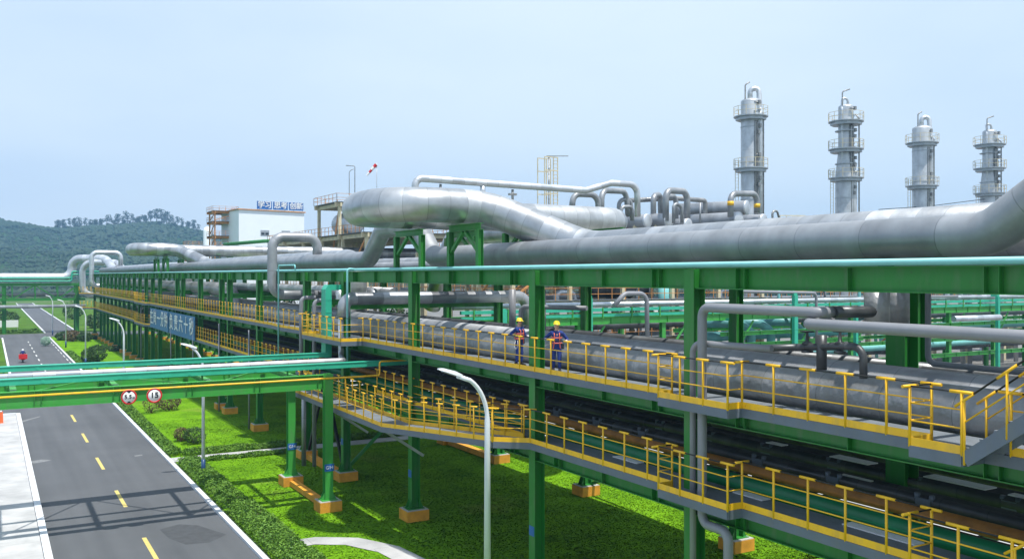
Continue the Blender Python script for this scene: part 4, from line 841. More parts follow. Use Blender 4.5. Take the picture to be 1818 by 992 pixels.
arch('slim pipe post between the vessels', [(1243, 396, -1), (1243, 360, -1)], .1, bend=0)
yb = arch('pipe arch with yellow bands before the first tall tower', [(1297, 385, -1), (1297, 344, -1), (1344, 344, 0), (1344, 378, 0)], .32, bend=.9)
for u, v in ((1297, 362), (1344, 366)):
    a = P(u, v + 3, Y=YV - 1 if u < 1300 else YV); b = a + Vector((0, 0, .45)); bo = MB().tube([a, b], .335, 16).build('yellow_band', M['yellow']); bo.parent = yb
arch('long slim header pipe running above the fat silver loop', [(737, 345, 0), (737, 316, 0), (1040, 338, 0), (1085, 325, 0), (1131, 328, 0), (1132, 385, 0)], .26, 60, 'alu', .8)
arch('pipe arch above the right end of the fat loop', [(1015, 372, 0), (1018, 344, 0), (1062, 346, 0), (1062, 380, 0)], .26, 64, bend=.9)
arch('second pipe arch above the right end of the fat loop', [(1068, 385, 0), (1068, 338, 0), (1112, 340, 2), (1115, 385, 2)], .26, 66, bend=.9)
arch('small pipe arch at the left foot of the vessel group', [(1098, 392, 0), (1099, 356, 0), (1120, 352, 0), (1122, 392, 0)], .2, 68, bend=.6)
arch('tiny pipe arch before the left vessels', [(1103, 392, -1), (1103, 367, -1), (1123, 367, -1), (1123, 392, -1)], .16, 68, bend=.4)
for u in (782, 910):
    p = P(u, 332 if u < 800 else 341, Y=60); root = thing('pipe_clamp', 'grey clamp gripping the slim header pipe, %s' % ('left one' if u < 800 else 'right one'), 'clamp', p)
    MB().tube([p + Vector((0, 0, -.9)), p + Vector((0, 0, .2))], .1, 8).build('post', M['alumid'], root); MB().box(p.x - .32, p.x + .32, p.y - .12, p.y + .12, p.z - .25, p.z - .1).build('clamp_bar', M['alumid'], root)
pipe('upright_pipe', 'short stub under the slim header pipe', [P(857, 329, Y=60), P(857, 350, Y=60)], .2, 'alu', 10, 0)
# small ladder frame left of the towers
root = thing('ladder_tower', 'thin yellow ladder tower above the fat loop', 'ladder tower', P(978, 420, Y=70)); p0 = P(967, 278, Y=70); p1 = P(990, 278, Y=70)
a = MB(); b = MB(); zt = p0.z; zb = 12.0
for x in (p0.x, p1.x - .45, p1.x): 
    for y in (70, 71.2): a.bar((x, y, zb), (x, y, zt), .07, .07, up=(1, 0, 0))
for z in (zt, zt - 1.2, zt - 3.3): a.box(p0.x, p1.x, 69.95, 70.0, z - .06, z + .03); a.box(p0.x, p1.x, 71.2, 71.25, z - .06, z + .03)
a.build('frame', M['tan'], root)
for k in range(14): b.bar((p1.x - .45, 69.96, zt - .3 - .32 * k), (p1.x, 69.96, zt - .3 - .32 * k), .04, .04)
b.build('rungs', M['tan'], root); q = P(1012, 275, Y=70); MB().bar((p0.x + .4, 70.3, zt + .1), (q.x, 70.3, zt + .25), .05, .07).build('jib', M['alumid'], root)
MB().tube([((p0.x + p1.x) / 2, 70.4, zb), ((p0.x + p1.x) / 2, 70.4, zt)], .07, 8).build('hoist_pipe', M['alumid'], root)
# windsock and vent pipes
def windsock():
    p = P(669, 330, D=120); zt = P(669, 289, D=120).z; root = thing('windsock', 'red and white windsock on a thin mast', 'windsock', (p.x, p.y, p.z - 3)); MB().tube([(p.x, p.y, p.z - 3), (p.x, p.y, zt)], .04, 6).build('mast', M['steel'], root)
    for k in range(4):
        a = Vector((p.x - .1 - .28 * k, p.y + .1 * k, zt - .25 - .36 * k)); b = a + Vector((-.28, .1, -.36)); MB().tube([a, b], [.24 - .03 * k, .21 - .03 * k], 10, cap=False).build('sock_band', M['red'] if k % 2 == 0 else M['white'], root)
windsock()
pipe('vent_pipe', 'thin goosenecked vent on the structure left of the windsock', [P(630, 348, D=130), P(630, 295, D=130), P(614, 294, D=130)], .06, 'greypaint', 6, .2)
pipe('vent_pipe', 'thinner curved vent left of the goosenecked one', [P(620, 348, D=130), P(620, 304, D=130), P(628, 300, D=130)], .05, 'greypaint', 6, .5)

# ------------------------------------------------------------------ distillation towers
def tower(label, u, r_, vtop, plats, neck=None, top='arch', YT=84.0):
    p = P(u, vtop, Y=YT); x, y, zt = p; d = x * SN + y * CS; Zv = lambda v: H - (v - 488) / FPX * d
    root = thing('distillation_tower', label, 'tower', (x, y, 0), 0, 'distillation towers')
    prof = [(r_, 0)]
    if neck: z1, z2, rn = Zv(neck[0]), Zv(neck[1]), neck[2]; prof += [(r_, z2), (rn, z1), (rn, zt)]
    else: prof += [(r_, zt)]
    rt = prof[-1][0]; prof += [(rt * .97, zt + .12), (rt * .75, zt + .3), (rt * .3, zt + .42), (0, zt + .45)]
    MB().lathe((x, y, 0), prof, 32).build('shell', M['towerskin'], root)
    for v in plats:
        z = Zv(v); pr = r_ + .9; rr = rt if z > (Zv(neck[1]) if neck else 0) else r_
        fl = MB(); fl.ring((x, y, z), rr * .95, pr, -.12, 0, 24); fl.ring((x, y, z), rr + .02, pr - .25, -.5, -.12, 8); pl = fl.build('platform', M['steel'], root)
        ra = MB()
        for k in range(12):
            a = k * math.pi / 6; q0 = Vector((x + pr * math.cos(a), y + pr * math.sin(a), z)); a2 = (k + 1) * math.pi / 6; q1 = Vector((x + pr * math.cos(a2), y + pr * math.sin(a2), z)); ra.bar(q0, q0 + Vector((0, 0, 1.15)), .05, .05)
            for hz in (.6, 1.15): ra.bar(q0 + Vector((0, 0, hz)), q1 + Vector((0, 0, hz)), .045, .045)
        ra.build('railing', M['tan'], pl)
        MB().lathe((x + rr * .2, y - rr * .9, z + .7), [(0, 0), (.22, 0), (.22, .2), (0, .2)], 12, (.2, -1, 0)).build('manhole', M['steel'], pl)
    rtv = Vector((CS, -SN, 0)); fw = Vector((-SN, -CS, 0)); c0 = Vector((x, y, 0))
    def at(sx, sf, z): return c0 + rtv * sx + fw * sf + Vector((0, 0, z))
    zb = 5
    if top == 'arch':
        MB().tube([at(-.1, 0, zt + .2), at(-.1, 0, zt + 1.6), at(1.0, 0, zt + 1.7), at(1.05, .25, zt - .8), at(.95, .7, zt - 1.6), at(.95, .8, zb)], .32, 12, .55).build('overhead_pipe', M['alu'], root)
    else:
        MB().tube([at(.25, 0, zt + .2), at(.25, 0, zt + 1.1), at(-.5, 0, zt + 1.3), at(-.75, .6, zt - .3), at(-.75, .9, zb)], .17, 10, .35).build('overhead_pipe', M['alu'], root)
    MB().tube([at(-.85 if top == 'arch' else -.7, .6, zb), at(-.85 if top == 'arch' else -.7, .6, zt + 2.0), at(.3 if top != 'arch' else -.3, .6, zt + 2.35)], .09, 8, .3).build('vent_pipe', M['alumid'], root)
    for sx, sf, r3 in ((.25, 1.25, .13), (.55, 1.15, .12)):
        MB().tube([at(sx, sf, zb), at(sx, sf, Zv(plats[0]) - .8), at(sx * .6, .7, Zv(plats[0]) - .5)], r3, 8, .2).build('side_pipe', M['alumid'], root)
    MB().tube([at(r_ + .3, .2, zb), at(r_ + .3, .2, zt - 1.5), at(r_ * .9, 0, zt - .9)], .1, 8, .3).build('side_pipe', M['alumid'], root)
    for k_, v in enumerate(plats):
        z = Zv(v); 
        for dz_, w2 in ((-1.3, .9), (-2.1, .6), (1.6, .8)): vb = MB(); vb.tube([at(.1, 1.15, z + dz_), at(.1 + w2, 1.15, z + dz_)], .11, 8); vb.box(*(lambda q: (q.x - .16, q.x + .16, q.y - .16, q.y + .16, q.z - .22, q.z + .22))(at(.35 + w2 * .5, 1.2, z + dz_))); vb.build('valve', M['alumid'], root)
    for dz_ in (3.2, 7.6, 12.2):
        MB().ring((x, y, zt - dz_), r_ * .98 if not neck else rt * .9, r_ + .05, -.05, .05, 24).build('stiffening_ring', M['steel'], root)
    ld = MB(); zl0, zl1 = 8, Zv(plats[-1])
    for s_ in (-.2, .2): ld.bar(at(-r_ - .55 + s_, .1, zl0), at(-r_ - .55 + s_, .1, zl1 + 1), .05, .05)
    z = zl0
    while z < zl1: ld.bar(at(-r_ - .75, .1, z), at(-r_ - .35, .1, z), .03, .03); z += .4
    ld.build('ladder', M['tan'], root)
    brk = MB()
    z = 10
    while z < zt - 1: brk.box(*(lambda q: (q.x - .5, q.x + .5, q.y - .1, q.y + .1, z, z + .1))(at(.5, 1.0, z))); z += 3.1
    brk.build('pipe_bracket', M['alumid'], root)
tower('tallest silver tower with two platforms, leftmost of the four', 1333, 1.22, 181, (207, 299))
tower('silver tower with three platforms and a tapered waist, beside the tallest', 1502, 1.38, 191, (216, 265, 316), (268, 312, 1.0), 'bent')
tower('silver tower with an arched top pipe, third from the left', 1637, 1.32, 229, (254, 330))
tower('rightmost silver tower, half behind the big rising elbow', 1757, 1.35, 235, (257, 299, 343), (302, 335, 1.0), 'bent')
pipe('cable', 'thin cable strung between the right-hand towers', [P(1560, 372, Y=84), P(1650, 366, Y=84), P(1760, 352, Y=84)], .05, 'black', 5, 0)
p = pv(1376, 385); pipe('vent_pipe', 'short curved vent right of the yellow-banded arch', [pv(1372, 400), pv(1371, 375), pv(1380, 374), pv(1384, 392)], .12, 'alumid', 8, .4)
root = thing('guard_rail', 'pale guard rail on the roofline right of the vessels', 'railing', pv(1385, 392)); rl = MB(); railing(rl, pv(1385, 392), pv(1430, 392), .6, .8); rl.build('rails', M['tan'], root)

# ------------------------------------------------------------------ white building far left with blue roof sign
def whitebuilding():
    D0 = 215; a = P(424, 372, D=D0); b = P(540, 376, D=D0 + 9); zt = a.z; root = thing('white_building', 'white windowed plant building with a blue slogan sign on its roof', 'building', (a.x, a.y, 0))
    dv = (Vector((b.x, b.y, 0)) - Vector((a.x, a.y, 0))); L_ = dv.length; dv.normalize(); nv = Vector((dv.y, -dv.x, 0)); 
    if nv.dot(Vector((a.x, a.y, 0))) > 0: nv = -nv
    def q(s_, t_, z): return Vector((a.x, a.y, 0)) + dv * s_ - nv * t_ + Vector((0, 0, z))
    MB().hexa([q(0, 0, 0), q(L_, 0, 0), q(L_, 14, 0), q(0, 14, 0), q(0, 0, zt), q(L_, 0, zt - .2), q(L_, 14, zt - .2), q(0, 14, zt)]).build('wall', M['whitewall'], root)
    MB().hexa([q(-.3, -.3, zt + .02), q(L_ + .3, -.3, zt - .18), q(L_ + .3, 14.3, zt - .18), q(-.3, 14.3, zt + .02), q(-.3, -.3, zt + .25), q(L_ + .3, -.3, zt + .05), q(L_ + .3, 14.3, zt + .05), q(-.3, 14.3, zt + .25)]).build('roof', M['rust'], root)
    for s_ in (5.2, 10.4):
        zc = H + (488 - 411) / FPX * D0
        MB().hexa([q(s_, -.08, zc - .8), q(s_ + 2.1, -.08, zc - .8), q(s_ + 2.1, .02, zc - .8), q(s_, .02, zc - .8), q(s_, -.08, zc + .5), q(s_ + 2.1, -.08, zc + .5), q(s_ + 2.1, .02, zc + .5), q(s_, .02, zc + .5)]).build('window_frame', M['steel'], root)
        for k in range(2): MB().hexa([q(s_ + .15 + k, -.1, zc - .65), q(s_ + .95 + k, -.1, zc - .65), q(s_ + .95 + k, -.085, zc - .65), q(s_ + .15 + k, -.085, zc - .65), q(s_ + .15 + k, -.1, zc - .1), q(s_ + .95 + k, -.1, zc - .1), q(s_ + .95 + k, -.085, zc - .1), q(s_ + .15 + k, -.085, zc - .1)]).build('pane', M['glassdark'], root)
    zs = zt + .3
    sg = thing('roof_sign', 'blue three-panel slogan sign standing on the white building roof', 'sign', q(8, -.2, zs))
    for k, t_ in enumerate(('学习', '思考', '创新')):
        s0 = L_ * .265 + k * L_ * .245; s1 = s0 + L_ * .225; pb = MB().hexa([q(s0, -.3, zs), q(s1, -.3, zs), q(s1, -.15, zs), q(s0, -.15, zs), q(s0, -.3, zs + 1.9), q(s1, -.3, zs + 1.9), q(s1, -.15, zs + 1.9), q(s0, -.15, zs + 1.9)]).build('panel', M['signblue'], sg)
        for m_, ch in enumerate(t_): lettering(ch, 1.75, M['white'], pb, q(s0 + (s1 - s0) * (.27 + .46 * m_), -.34, zs + .95), nv, bold=.06)
    pp = MB()
    for k in range(6): s0 = L_ * (.28 + .14 * k); pp.bar(q(s0, .3, zt), q(s0, .3, zs + 1.8), .1, .1)
    pp.build('post', M['steel'], sg)
whitebuilding()
q0 = P(398, 430, D=222); steelframe('rust-coloured open stair structure left of the white building', q0.x - 2.4, q0.x + 2.4, q0.y - 1, q0.y + 5, [14, 17.5, 21, 24.5, 27], 1, 1, 'rust', 'rust', .3)
q0 = P(368, 430, D=250); root = thing('storage_column', 'slim white upright vessel with a side ladder, far left of the white building', 'vessel', (q0.x, q0.y, 0)); MB().lathe((q0.x, q0.y, 0), [(1.05, 0), (1.05, 23.5), (.8, 24.4), (0, 24.8)], 20).build('shell', M['whitewall'], root)
ld = MB(); [ld.bar((q0.x + 1.4, q0.y - .5 + s_, 5), (q0.x + 1.4, q0.y - .5 + s_, 25.3), .1, .1) for s_ in (0, .8)]; [ld.bar((q0.x + 1.4, q0.y - .5, 6 + k * .8), (q0.x + 1.4, q0.y + .3, 6 + k * .8), .06, .06) for k in range(24)]; ld.build('ladder', M['steel'], root)
q0 = P(375, 432, D=252); steelframe('low rusty platform beneath the slim white vessel', q0.x - 6, q0.x + 8, q0.y, q0.y + 5, [12, 19.6], 3, 1, 'rust', 'rust', .3)
q0 = P(520, 440, D=170); root = thing('plant_shed', 'pale grey shed behind the arched grey pipe', 'building', (q0.x, q0.y, 0)); MB().box(q0.x - 9, q0.x + 7, q0.y, q0.y + 9, 0, 15.6).build('wall', M['whitewall'], root); MB().box(q0.x - 9.4, q0.x + 7.4, q0.y - .4, q0.y + 9.4, 15.6, 15.9).build('roof', M['steel'], root)
wf = MB(); [wf.box(q0.x - 7 + 4 * k, q0.x - 5.2 + 4 * k, q0.y - .05, q0.y + .02, 13.2, 14.2) for k in range(4)]; wf.build('window', M['glassdark'], root)
pipe('tier_pipe', 'dark green pipe crossing before the white building', [P(398, 434, D=180), P(470, 428, D=175), P(570, 428, D=150)], .35, 'green', 8, 0)

# ------------------------------------------------------------------ hills and far trees
sky_pts = [(-160, 360), (-60, 374), (0, 386), (45, 396), (90, 403), (140, 402), (200, 400), (260, 397), (310, 401), (350, 411), (400, 428), (450, 442), (520, 452), (620, 462), (760, 470), (950, 478)]
def skyv(u):
    for (a, va), (b, vb) in zip(sky_pts[:-1], sky_pts[1:]):
        if u <= b: return va + (vb - va) * max(0, (u - a)) / (b - a)
    return sky_pts[-1][1]
def hill_z(u, d):
    t_ = min(1, max(0, (d - 560) / 640)); zt = H + (488 - skyv(u)) / FPX * 1200
    prof = t_ ** 1.35 if t_ < 1 else 1
    p = P(u, 488, D=d); n_ = noise.fractal(Vector((p.x * .006, p.y * .006, 0)), .9, 2.0, 5)
    return max(-3, zt * prof + n_ * 16 * math.sin(math.pi * min(1, t_ * .93)) - 2)
hm = MB(); US = [(-200 + 12 * i) for i in range(100)]; DS = [560 + 22 * j for j in range(30)] + [1260, 1400, 1700]
vid = {}
for i, u in enumerate(US):
    for j, d in enumerate(DS):
        p = P(u, 488, D=d); z = hill_z(u, min(d, 1200)) - max(0, d - 1200) * .12; vid[i, j] = len(hm.v); hm.v.append((p.x, p.y, z))
for i in range(len(US) - 1):
    for j in range(len(DS) - 1): hm.f.append((vid[i, j], vid[i + 1, j], vid[i + 1, j + 1], vid[i, j + 1])); hm.sm.append(True); hm.mi.append(0); hm.uv.append([(0, 0)] * 4)
M['hill'] = grassm('hill_scrub', (.016, .045, .018), (.04, .085, .025), (.06, .09, .035), .012)
struct('hill', hm, M['hill'])
fc = MB()
ico = [Vector(v).normalized() for v in ((0, 0, 1), (.9, 0, .4), (.28, .85, .4), (-.72, .53, .4), (-.72, -.53, .4), (.28, -.85, .4), (.72, .53, -.4), (-.28, .85, -.4), (-.9, 0, -.4), (-.28, -.85, -.4), (.72, -.53, -.4))]
icf = [(0, 1, 2), (0, 2, 3), (0, 3, 4), (0, 4, 5), (0, 5, 1), (1, 6, 2), (2, 7, 3), (3, 8, 4), (4, 9, 5), (5, 10, 1), (1, 10, 6), (2, 6, 7), (3, 7, 8), (4, 8, 9), (5, 9, 10)]
for _ in range(17000):
    u = random.uniform(-60, 700); d = 580 + 620 * random.random() ** .8; p = P(u, 488, D=d); z = hill_z(u, d)
    r_ = random.uniform(1.6, 3.8) * (.55 if noise.noise(Vector((p.x * .012, p.y * .012, 5))) < -.2 else 1); n0 = len(fc.v)
    for v in ico: k = r_ * random.uniform(.75, 1.25); fc.v.append((p.x + v.x * k, p.y + v.y * k, z + r_ * .3 + v.z * k * .9))
    for f in icf: fc.f.append(tuple(n0 + i for i in f)); fc.sm.append(False); fc.mi.append(0); fc.uv.append([(0, 0)] * 3)
tag(fc.build('hill_forest', M['farleaf']), 'dark green wooded slope of the distant hill', 'forest', kind='stuff')
def tree_proto(h_, cr, seed, label, n=420, trunk=.45):
    random.seed(seed); root = thing('tree', label, 'tree', (0, 0, 0), 0, 'trees along the hill ridge'); tr = MB(); tr.tube([(0, 0, -2), (.2, 0, h_ * .35), (-.1, .1, h_ * .85)], [.35, .25, .08], 6); lf = MB()
    for k in range(7):
        a = random.random() * 6.28; zc = h_ * random.uniform(trunk - .12, .95); rr = cr * random.uniform(.05, .6); c = (math.cos(a) * rr, math.sin(a) * rr, zc); tr.tube([(0, 0, zc * .7), c], [.12, .04], 4); leafcloud(lf, c, (cr * .42, cr * .42, h_ * .15), n // 7, .5)
    tr.build('trunk', M['bark'], root, False); lf.build('crown', M['farleaf'], root, False); return root
ridge = [(104, 14, 'rounded tree at the left start of the ridge tree line'), (112, 12, 'tree second from the left on the ridge'), (124, 13, 'tree third from the left on the ridge'), (132, 13, 'tree fourth from the left on the ridge'), (141, 14, 'bushy tree left of the middle of the ridge'), (150, 13, 'ridge tree beside the bushy one'), (160, 11, 'small ridge tree before the gap'), (170, 13, 'ridge tree just after the small one'), (180, 13, 'dense ridge tree at the low middle'), (190, 15, 'upright ridge tree, taller than its neighbours'), (199, 11, 'short ridge tree right of the upright one'), (208, 15, 'pointed ridge tree above the dip'), (217, 12, 'ridge tree right of the pointed one'), (226, 17, 'large broad tree at the ridge centre'), (236, 14, 'ridge tree leaning against the broad one'), (246, 13, 'thin-crowned ridge tree past the leaning one'), (256, 15, 'airy ridge tree above the steepest wood'), (268, 17, 'airy ridge tree, left of the tallest pair'), (278, 20, 'tallest open-crowned tree on the ridge top'), (287, 20, 'tall spreading tree right of the tallest one'), (296, 17, 'spreading ridge tree where the slope begins to fall'), (306, 14, 'ridge tree low on the falling slope'), (315, 13, 'ridge tree further down the slope'), (324, 13, 'ridge tree above the silver loop'), (334, 13, 'ridge tree near the slim white vessel'), (343, 14, 'last large ridge tree on the right'), (352, 10, 'small tree ending the ridge line')]
protos = [tree_proto(10, 3.8, 3, 'round ridge tree prototype'), tree_proto(10, 3.0, 4, 'ridge tree', 330, .55), tree_proto(10, 3.4, 5, 'ridge tree', 240, .6)]
random.seed(11)
for i, (u, h_, lb) in enumerate(ridge):
    o = protos[i] if i < 3 else copy_tree(protos[random.randrange(3)])
    p = P(u, 488, D=1195); s_ = h_ / 9.2; o.location = (p.x, p.y, hill_z(u, 1195) - .5); o.scale = (s_, s_, s_); o.rotation_euler.z = random.random() * 6; o['label'] = lb
for i in range(26):
    o = copy_tree(protos[i % 3]); u = 103 + i * 9.9 + random.uniform(-3, 3); d_ = random.uniform(1150, 1190); p = P(u, 488, D=d_); s_ = random.uniform(.75, 1.15); o.location = (p.x, p.y, hill_z(u, d_) - 1); o.scale = (s_ * 1.2, s_ * 1.2, s_); o.rotation_euler.z = i
    o['label'] = 'low dark tree filling the ridge line between taller trees'; o['group'] = 'low trees filling the ridge line'
# belt of trees between plant and hill
fb_ = MB()
for _ in range(4500):
    u = random.uniform(-60, 1860); d = random.uniform(440, 600); p = P(u, 488, D=d); r_ = random.uniform(2.5, 4.5); n0 = len(fb_.v)
    if 480 > d: r_ *= .6
    for v in ico: k = r_ * random.uniform(.7, 1.3); fb_.v.append((p.x + v.x * k, p.y + v.y * k, r_ * .9 + v.z * k))
    for f in icf: fb_.f.append(tuple(n0 + i for i in f)); fb_.sm.append(False); fb_.mi.append(0); fb_.uv.append([(0, 0)] * 3)
tag(fb_.build('tree_belt', M['farleaf']), 'belt of low trees at the foot of the distant hill', 'forest', kind='stuff')

# ------------------------------------------------------------------ people
def skinned(name, verts, edges, radii, mat, parent, sub=1):
    me = bpy.data.meshes.new(name); me.from_pydata(verts, edges, []); o = lnk(bpy.data.objects.new(name, me))
    md = o.modifiers.new('skin', 'SKIN'); md.use_smooth_shade = True
    for i, r_ in enumerate(radii): me.skin_vertices[0].data[i].radius = (r_, r_) if not isinstance(r_, tuple) else r_
    me.skin_vertices[0].data[0].use_root = True
    o.modifiers.new('sub', 'SUBSURF').levels = sub; o.modifiers['sub'].render_levels = sub
    dg = bpy.context.evaluated_depsgraph_get(); dg.update(); m2 = bpy.data.meshes.new_from_object(o.evaluated_get(dg)); bpy.data.objects.remove(o)
    m2.materials.clear(); m2.materials.append(mat); m2.polygons.foreach_set('use_smooth', [True] * len(m2.polygons)); r = lnk(bpy.data.objects.new(name, m2)); r.parent = parent; return r
M['skin'] = paint('skin', (.55, .32, .22), .55, var=.08); M['suit'] = paint('blue_workwear', (.018, .045, .22), .8, var=.3, scale=8, bump=.4, bscale=14)
M['harness'] = paint('orange_pink_strap', (.75, .16, .10), .6); M['helmet'] = paint('yellow_helmet', (.80, .62, .03), .3, var=.05); M['glove'] = paint('white_glove', (.7, .7, .66), .8, var=.2); M['boot'] = paint('black_boot', (.02, .02, .022), .6); M['hair'] = paint('black_hair', (.015, .012, .01), .7)
def person(label, loc, rz, hl, hr, glove2, look=0.0, steps=(.02, -.04), sc=1.0):
    """local frame: faces +Y, x to its right; hl / hr are local hand positions"""
    root = thing('person', label, 'person', loc, rz); root.scale = (sc, sc, sc)
    V = [(0, 0, .95), (0, .01, 1.12), (0, .0, 1.3), (0, -.01, 1.42), (0, 0, 1.5), (0, .01, 1.58), (0, .015, 1.68)]
    r_ = [(.15, .11), (.135, .10), (.165, .115), (.11, .09), (.055, .055), (.075, .085), (.075, .09)]; E = [(i, i + 1) for i in range(6)]
    sh_, el, hands = {}, {}, {}
    def add(p, rad, par): V.append(tuple(p)); r_.append(rad); E.append((par, len(V) - 1)); return len(V) - 1
    cl_arm = []; 
    for s_, hp in ((-1, hl), (1, hr)):
        a = add((s_ * .17, 0, 1.40), .062, 3); S_ = Vector((s_ * .19, 0, 1.38)); Hh = Vector(hp); mid = (S_ + Hh) / 2; d_ = (Hh - S_).length; off = math.sqrt(max(0.001, .30 ** 2 - (d_ / 2) ** 2)); ev = Vector((s_ * .7, -.6, -.6)); ev -= (Hh - S_).normalized() * ev.dot((Hh - S_).normalized()); ev.normalize(); Ee = mid + ev * off
        b = add(Ee, .045, a); wr = Ee.lerp(Hh, .86); c = add(wr, .03, b); pm = add(Hh, (.038, .022), c); dirh = (Hh - Ee).normalized(); sd_ = dirh.cross(Vector((0, 0, 1))).normalized(); cl_arm.append((S_, Ee, wr, Hh))
        for k, ln_ in enumerate((.07, .08, .075, .06)):
            q1 = Hh + dirh * .035 + sd_ * (k - 1.5) * .022; f1 = add(q1, .010, pm); f2 = add(q1 + dirh * ln_ * .5 + Vector((0, 0, -.01)), .009, f1); add(q1 + dirh * ln_ * .7 + Vector((0, 0, -.04)), .008, f2)
        t1 = add(Hh - sd_ * s_ * .035 - dirh * .01, .011, pm); add(Hh - sd_ * s_ * .055 + dirh * .03 + Vector((0, 0, -.02)), .009, t1)
    legs = []
    for s_, fy in ((-1, steps[0]), (1, steps[1])):
        h_ = add((s_ * .09, 0, .88), .085, 0); k_ = add((s_ * .10, fy * .5 + .02, .49), .058, h_); an = add((s_ * .105, fy, .09), .04, k_); None; legs.append((s_, fy))
    skinned('body', V, E, r_, M['skin'], root)
    nose = MB(); rot = Matrix.Rotation(look, 3, 'Z')
    def hd(x, y, z): q = rot @ Vector((x, y, 0)); return (q.x, q.y + .015, z)
    fm = MB(); fm.lathe(hd(0, .0, 1.545), [(0, 0), (.052, .005), (.078, .04), (.09, .09), (.092, .14), (.08, .19)], 14); fm.hexa([hd(-.014, .07, 1.62), hd(.014, .07, 1.62), hd(.012, .098, 1.622), hd(-.012, .098, 1.622), hd(-.006, .07, 1.66), hd(.006, .07, 1.66), hd(.005, .08, 1.66), hd(-.005, .08, 1.66)])
    fc_ = fm.build('face', M['skin'], root, False)
    ey = MB()
    for s_ in (-1, 1): ey.box(*(lambda q: (q[0] - .012, q[0] + .012, q[1] - .004, q[1] + .004, 1.652, 1.662))(hd(s_ * .03, .078, 0)))
    ey.build('eyes', M['hair'], fc_, False); MB().box(*(lambda q: (q[0] - .02, q[0] + .02, q[1] - .004, q[1] + .004, 1.593, 1.6))(hd(0, .07, 0))).build('mouth', M['harness'], fc_, False)
    MB().lathe(hd(0, -.02, 1.60), [(.0, 0), (.075, .01), (.088, .06), (.09, .1), (.07, .14)], 14).build('hair', M['hair'], root, False)
    hm_ = MB(); hm_.lathe(hd(0, 0, 1.70), [(.135, -.005), (.14, .0), (.118, .008), (.115, .05), (.095, .095), (.05, .125), (0, .132)], 20); hm_.hexa([hd(-.07, .10, 1.692), hd(.07, .10, 1.692), hd(.05, .175, 1.685), hd(-.05, .175, 1.685), hd(-.07, .10, 1.704), hd(.07, .10, 1.704), hd(.05, .175, 1.694), hd(-.05, .175, 1.694)])
    hm_.bar(hd(0, -.1, 1.775), hd(0, .1, 1.775), .03, .09); hm_.build('helmet', M['helmet'], root, False)
    # workwear: one skinned suit over trunk, arms and legs
    V2 = [(0, 0, .93), (0, .01, 1.1), (0, 0, 1.3), (0, -.01, 1.42), (0, .0, 1.47)]; r2 = [(.175, .13), (.16, .12), (.185, .135), (.13, .10), (.07, .07)]; E2 = [(0, 1), (1, 2), (2, 3), (3, 4)]
    def add2(p, rad, par): V2.append(tuple(p)); r2.append(rad); E2.append((par, len(V2) - 1)); return len(V2) - 1
    for (S_, Ee, wr, Hh) in cl_arm: a = add2((S_.x * .92, 0, 1.40), .082, 3); b = add2(S_.lerp(Ee, .55), .068, a); b = add2(Ee, .062, b); add2(Ee.lerp(Hh, .72), .048, b)
    for s_, fy in legs: a = add2((s_ * .095, 0, .85), .105, 0); b = add2((s_ * .10, fy * .5 + .02, .49), .078, a); b = add2((s_ * .105, fy, .2), .065, b); add2((s_ * .105, fy, .1), .062, b)
    skinned('overalls', V2, E2, r2, M['suit'], root)
    for (s_, fy) in legs:
        bt = MB(); x = s_ * .11; bt.hexa([(x - .05, fy - .09, 0), (x + .05, fy - .09, 0), (x + .055, fy + .2, 0), (x - .055, fy + .2, 0), (x - .045, fy - .08, .13), (x + .045, fy - .08, .13), (x + .045, fy + .17, .06), (x - .045, fy + .17, .06)]); bt.build('boot', M['boot'], root, False)
    for j, (S_, Ee, wr, Hh) in enumerate(cl_arm):
        gl = M['glove'] if j == 0 or not glove2 else M['helmet']; dirh = (Hh - Ee).normalized(); sd_ = dirh.cross(Vector((0, 0, 1))).normalized(); gv = [tuple(wr - dirh * .03), tuple(Hh)]; gr = [.04, (.048, .032)]; ge = [(0, 1)]
        for k in range(4): q1 = Hh + dirh * .04 + sd_ * (k - 1.5) * .025; gv += [tuple(q1), tuple(q1 + dirh * .035 + Vector((0, 0, -.012))), tuple(q1 + dirh * .05 + Vector((0, 0, -.045)))]; gr += [.013, .012, .011]; n_ = len(gv); ge += [(1, n_ - 3), (n_ - 3, n_ - 2), (n_ - 2, n_ - 1)]
        gv += [tuple(Hh - sd_ * (-1 if j == 0 else 1) * .05)]; gr += [.014]; ge += [(1, len(gv) - 1)]
        skinned('glove', gv, ge, gr, gl, root)
    hs_ = MB()
    for s_ in (-1, 1):
        hs_.tube([(s_ * .10, -.135, 1.0), (s_ * .09, -.15, 1.28), (s_ * .10, -.05, 1.485), (s_ * .09, .14, 1.34), (s_ * .10, .135, 1.05), (s_ * .12, .10, .86), (s_ * .16, .0, .78), (s_ * .10, -.12, .85)], .019, 6, .05)
    for z, a, b in ((1.03, .185, .145), (1.22, .19, .15)): hs_.tube([(a * math.cos(k * .3927), b * math.sin(k * .3927), z) for k in range(17)], .022, 6, cap=False)
    hs_.build('safety_harness', M['harness'], root, False)
    tl = MB(); tl.box(-.26, -.17, -.06, .06, .82, 1.0); tl.build('tool_pouch', M['boot'], root, False)
    MB().tube([(.18, -.02, 1.0), (.24, -.06, .75), (.22, .02, .6), (.19, .08, .8), (.17, .05, .98)], .009, 6, .06).build('lanyard', M['glove'], root, False)
    return root
# rotation about Z turns the figure's +Y facing direction
person('worker in yellow helmet and blue suit looking right, left one of the pair', (17.62, 30.15, ZU + .0), R(180 + 22), (-.16, .30, 1.14), (.50, .16, 1.2), True, look=R(14))
person('worker in yellow helmet and blue suit, right one of the pair on the walkway', (17.62, 27.5, ZU + .0), R(180 - 28), (-.33, .24, 1.12), (.42, .26, 1.2), False, look=R(12), steps=(.05, -.1))

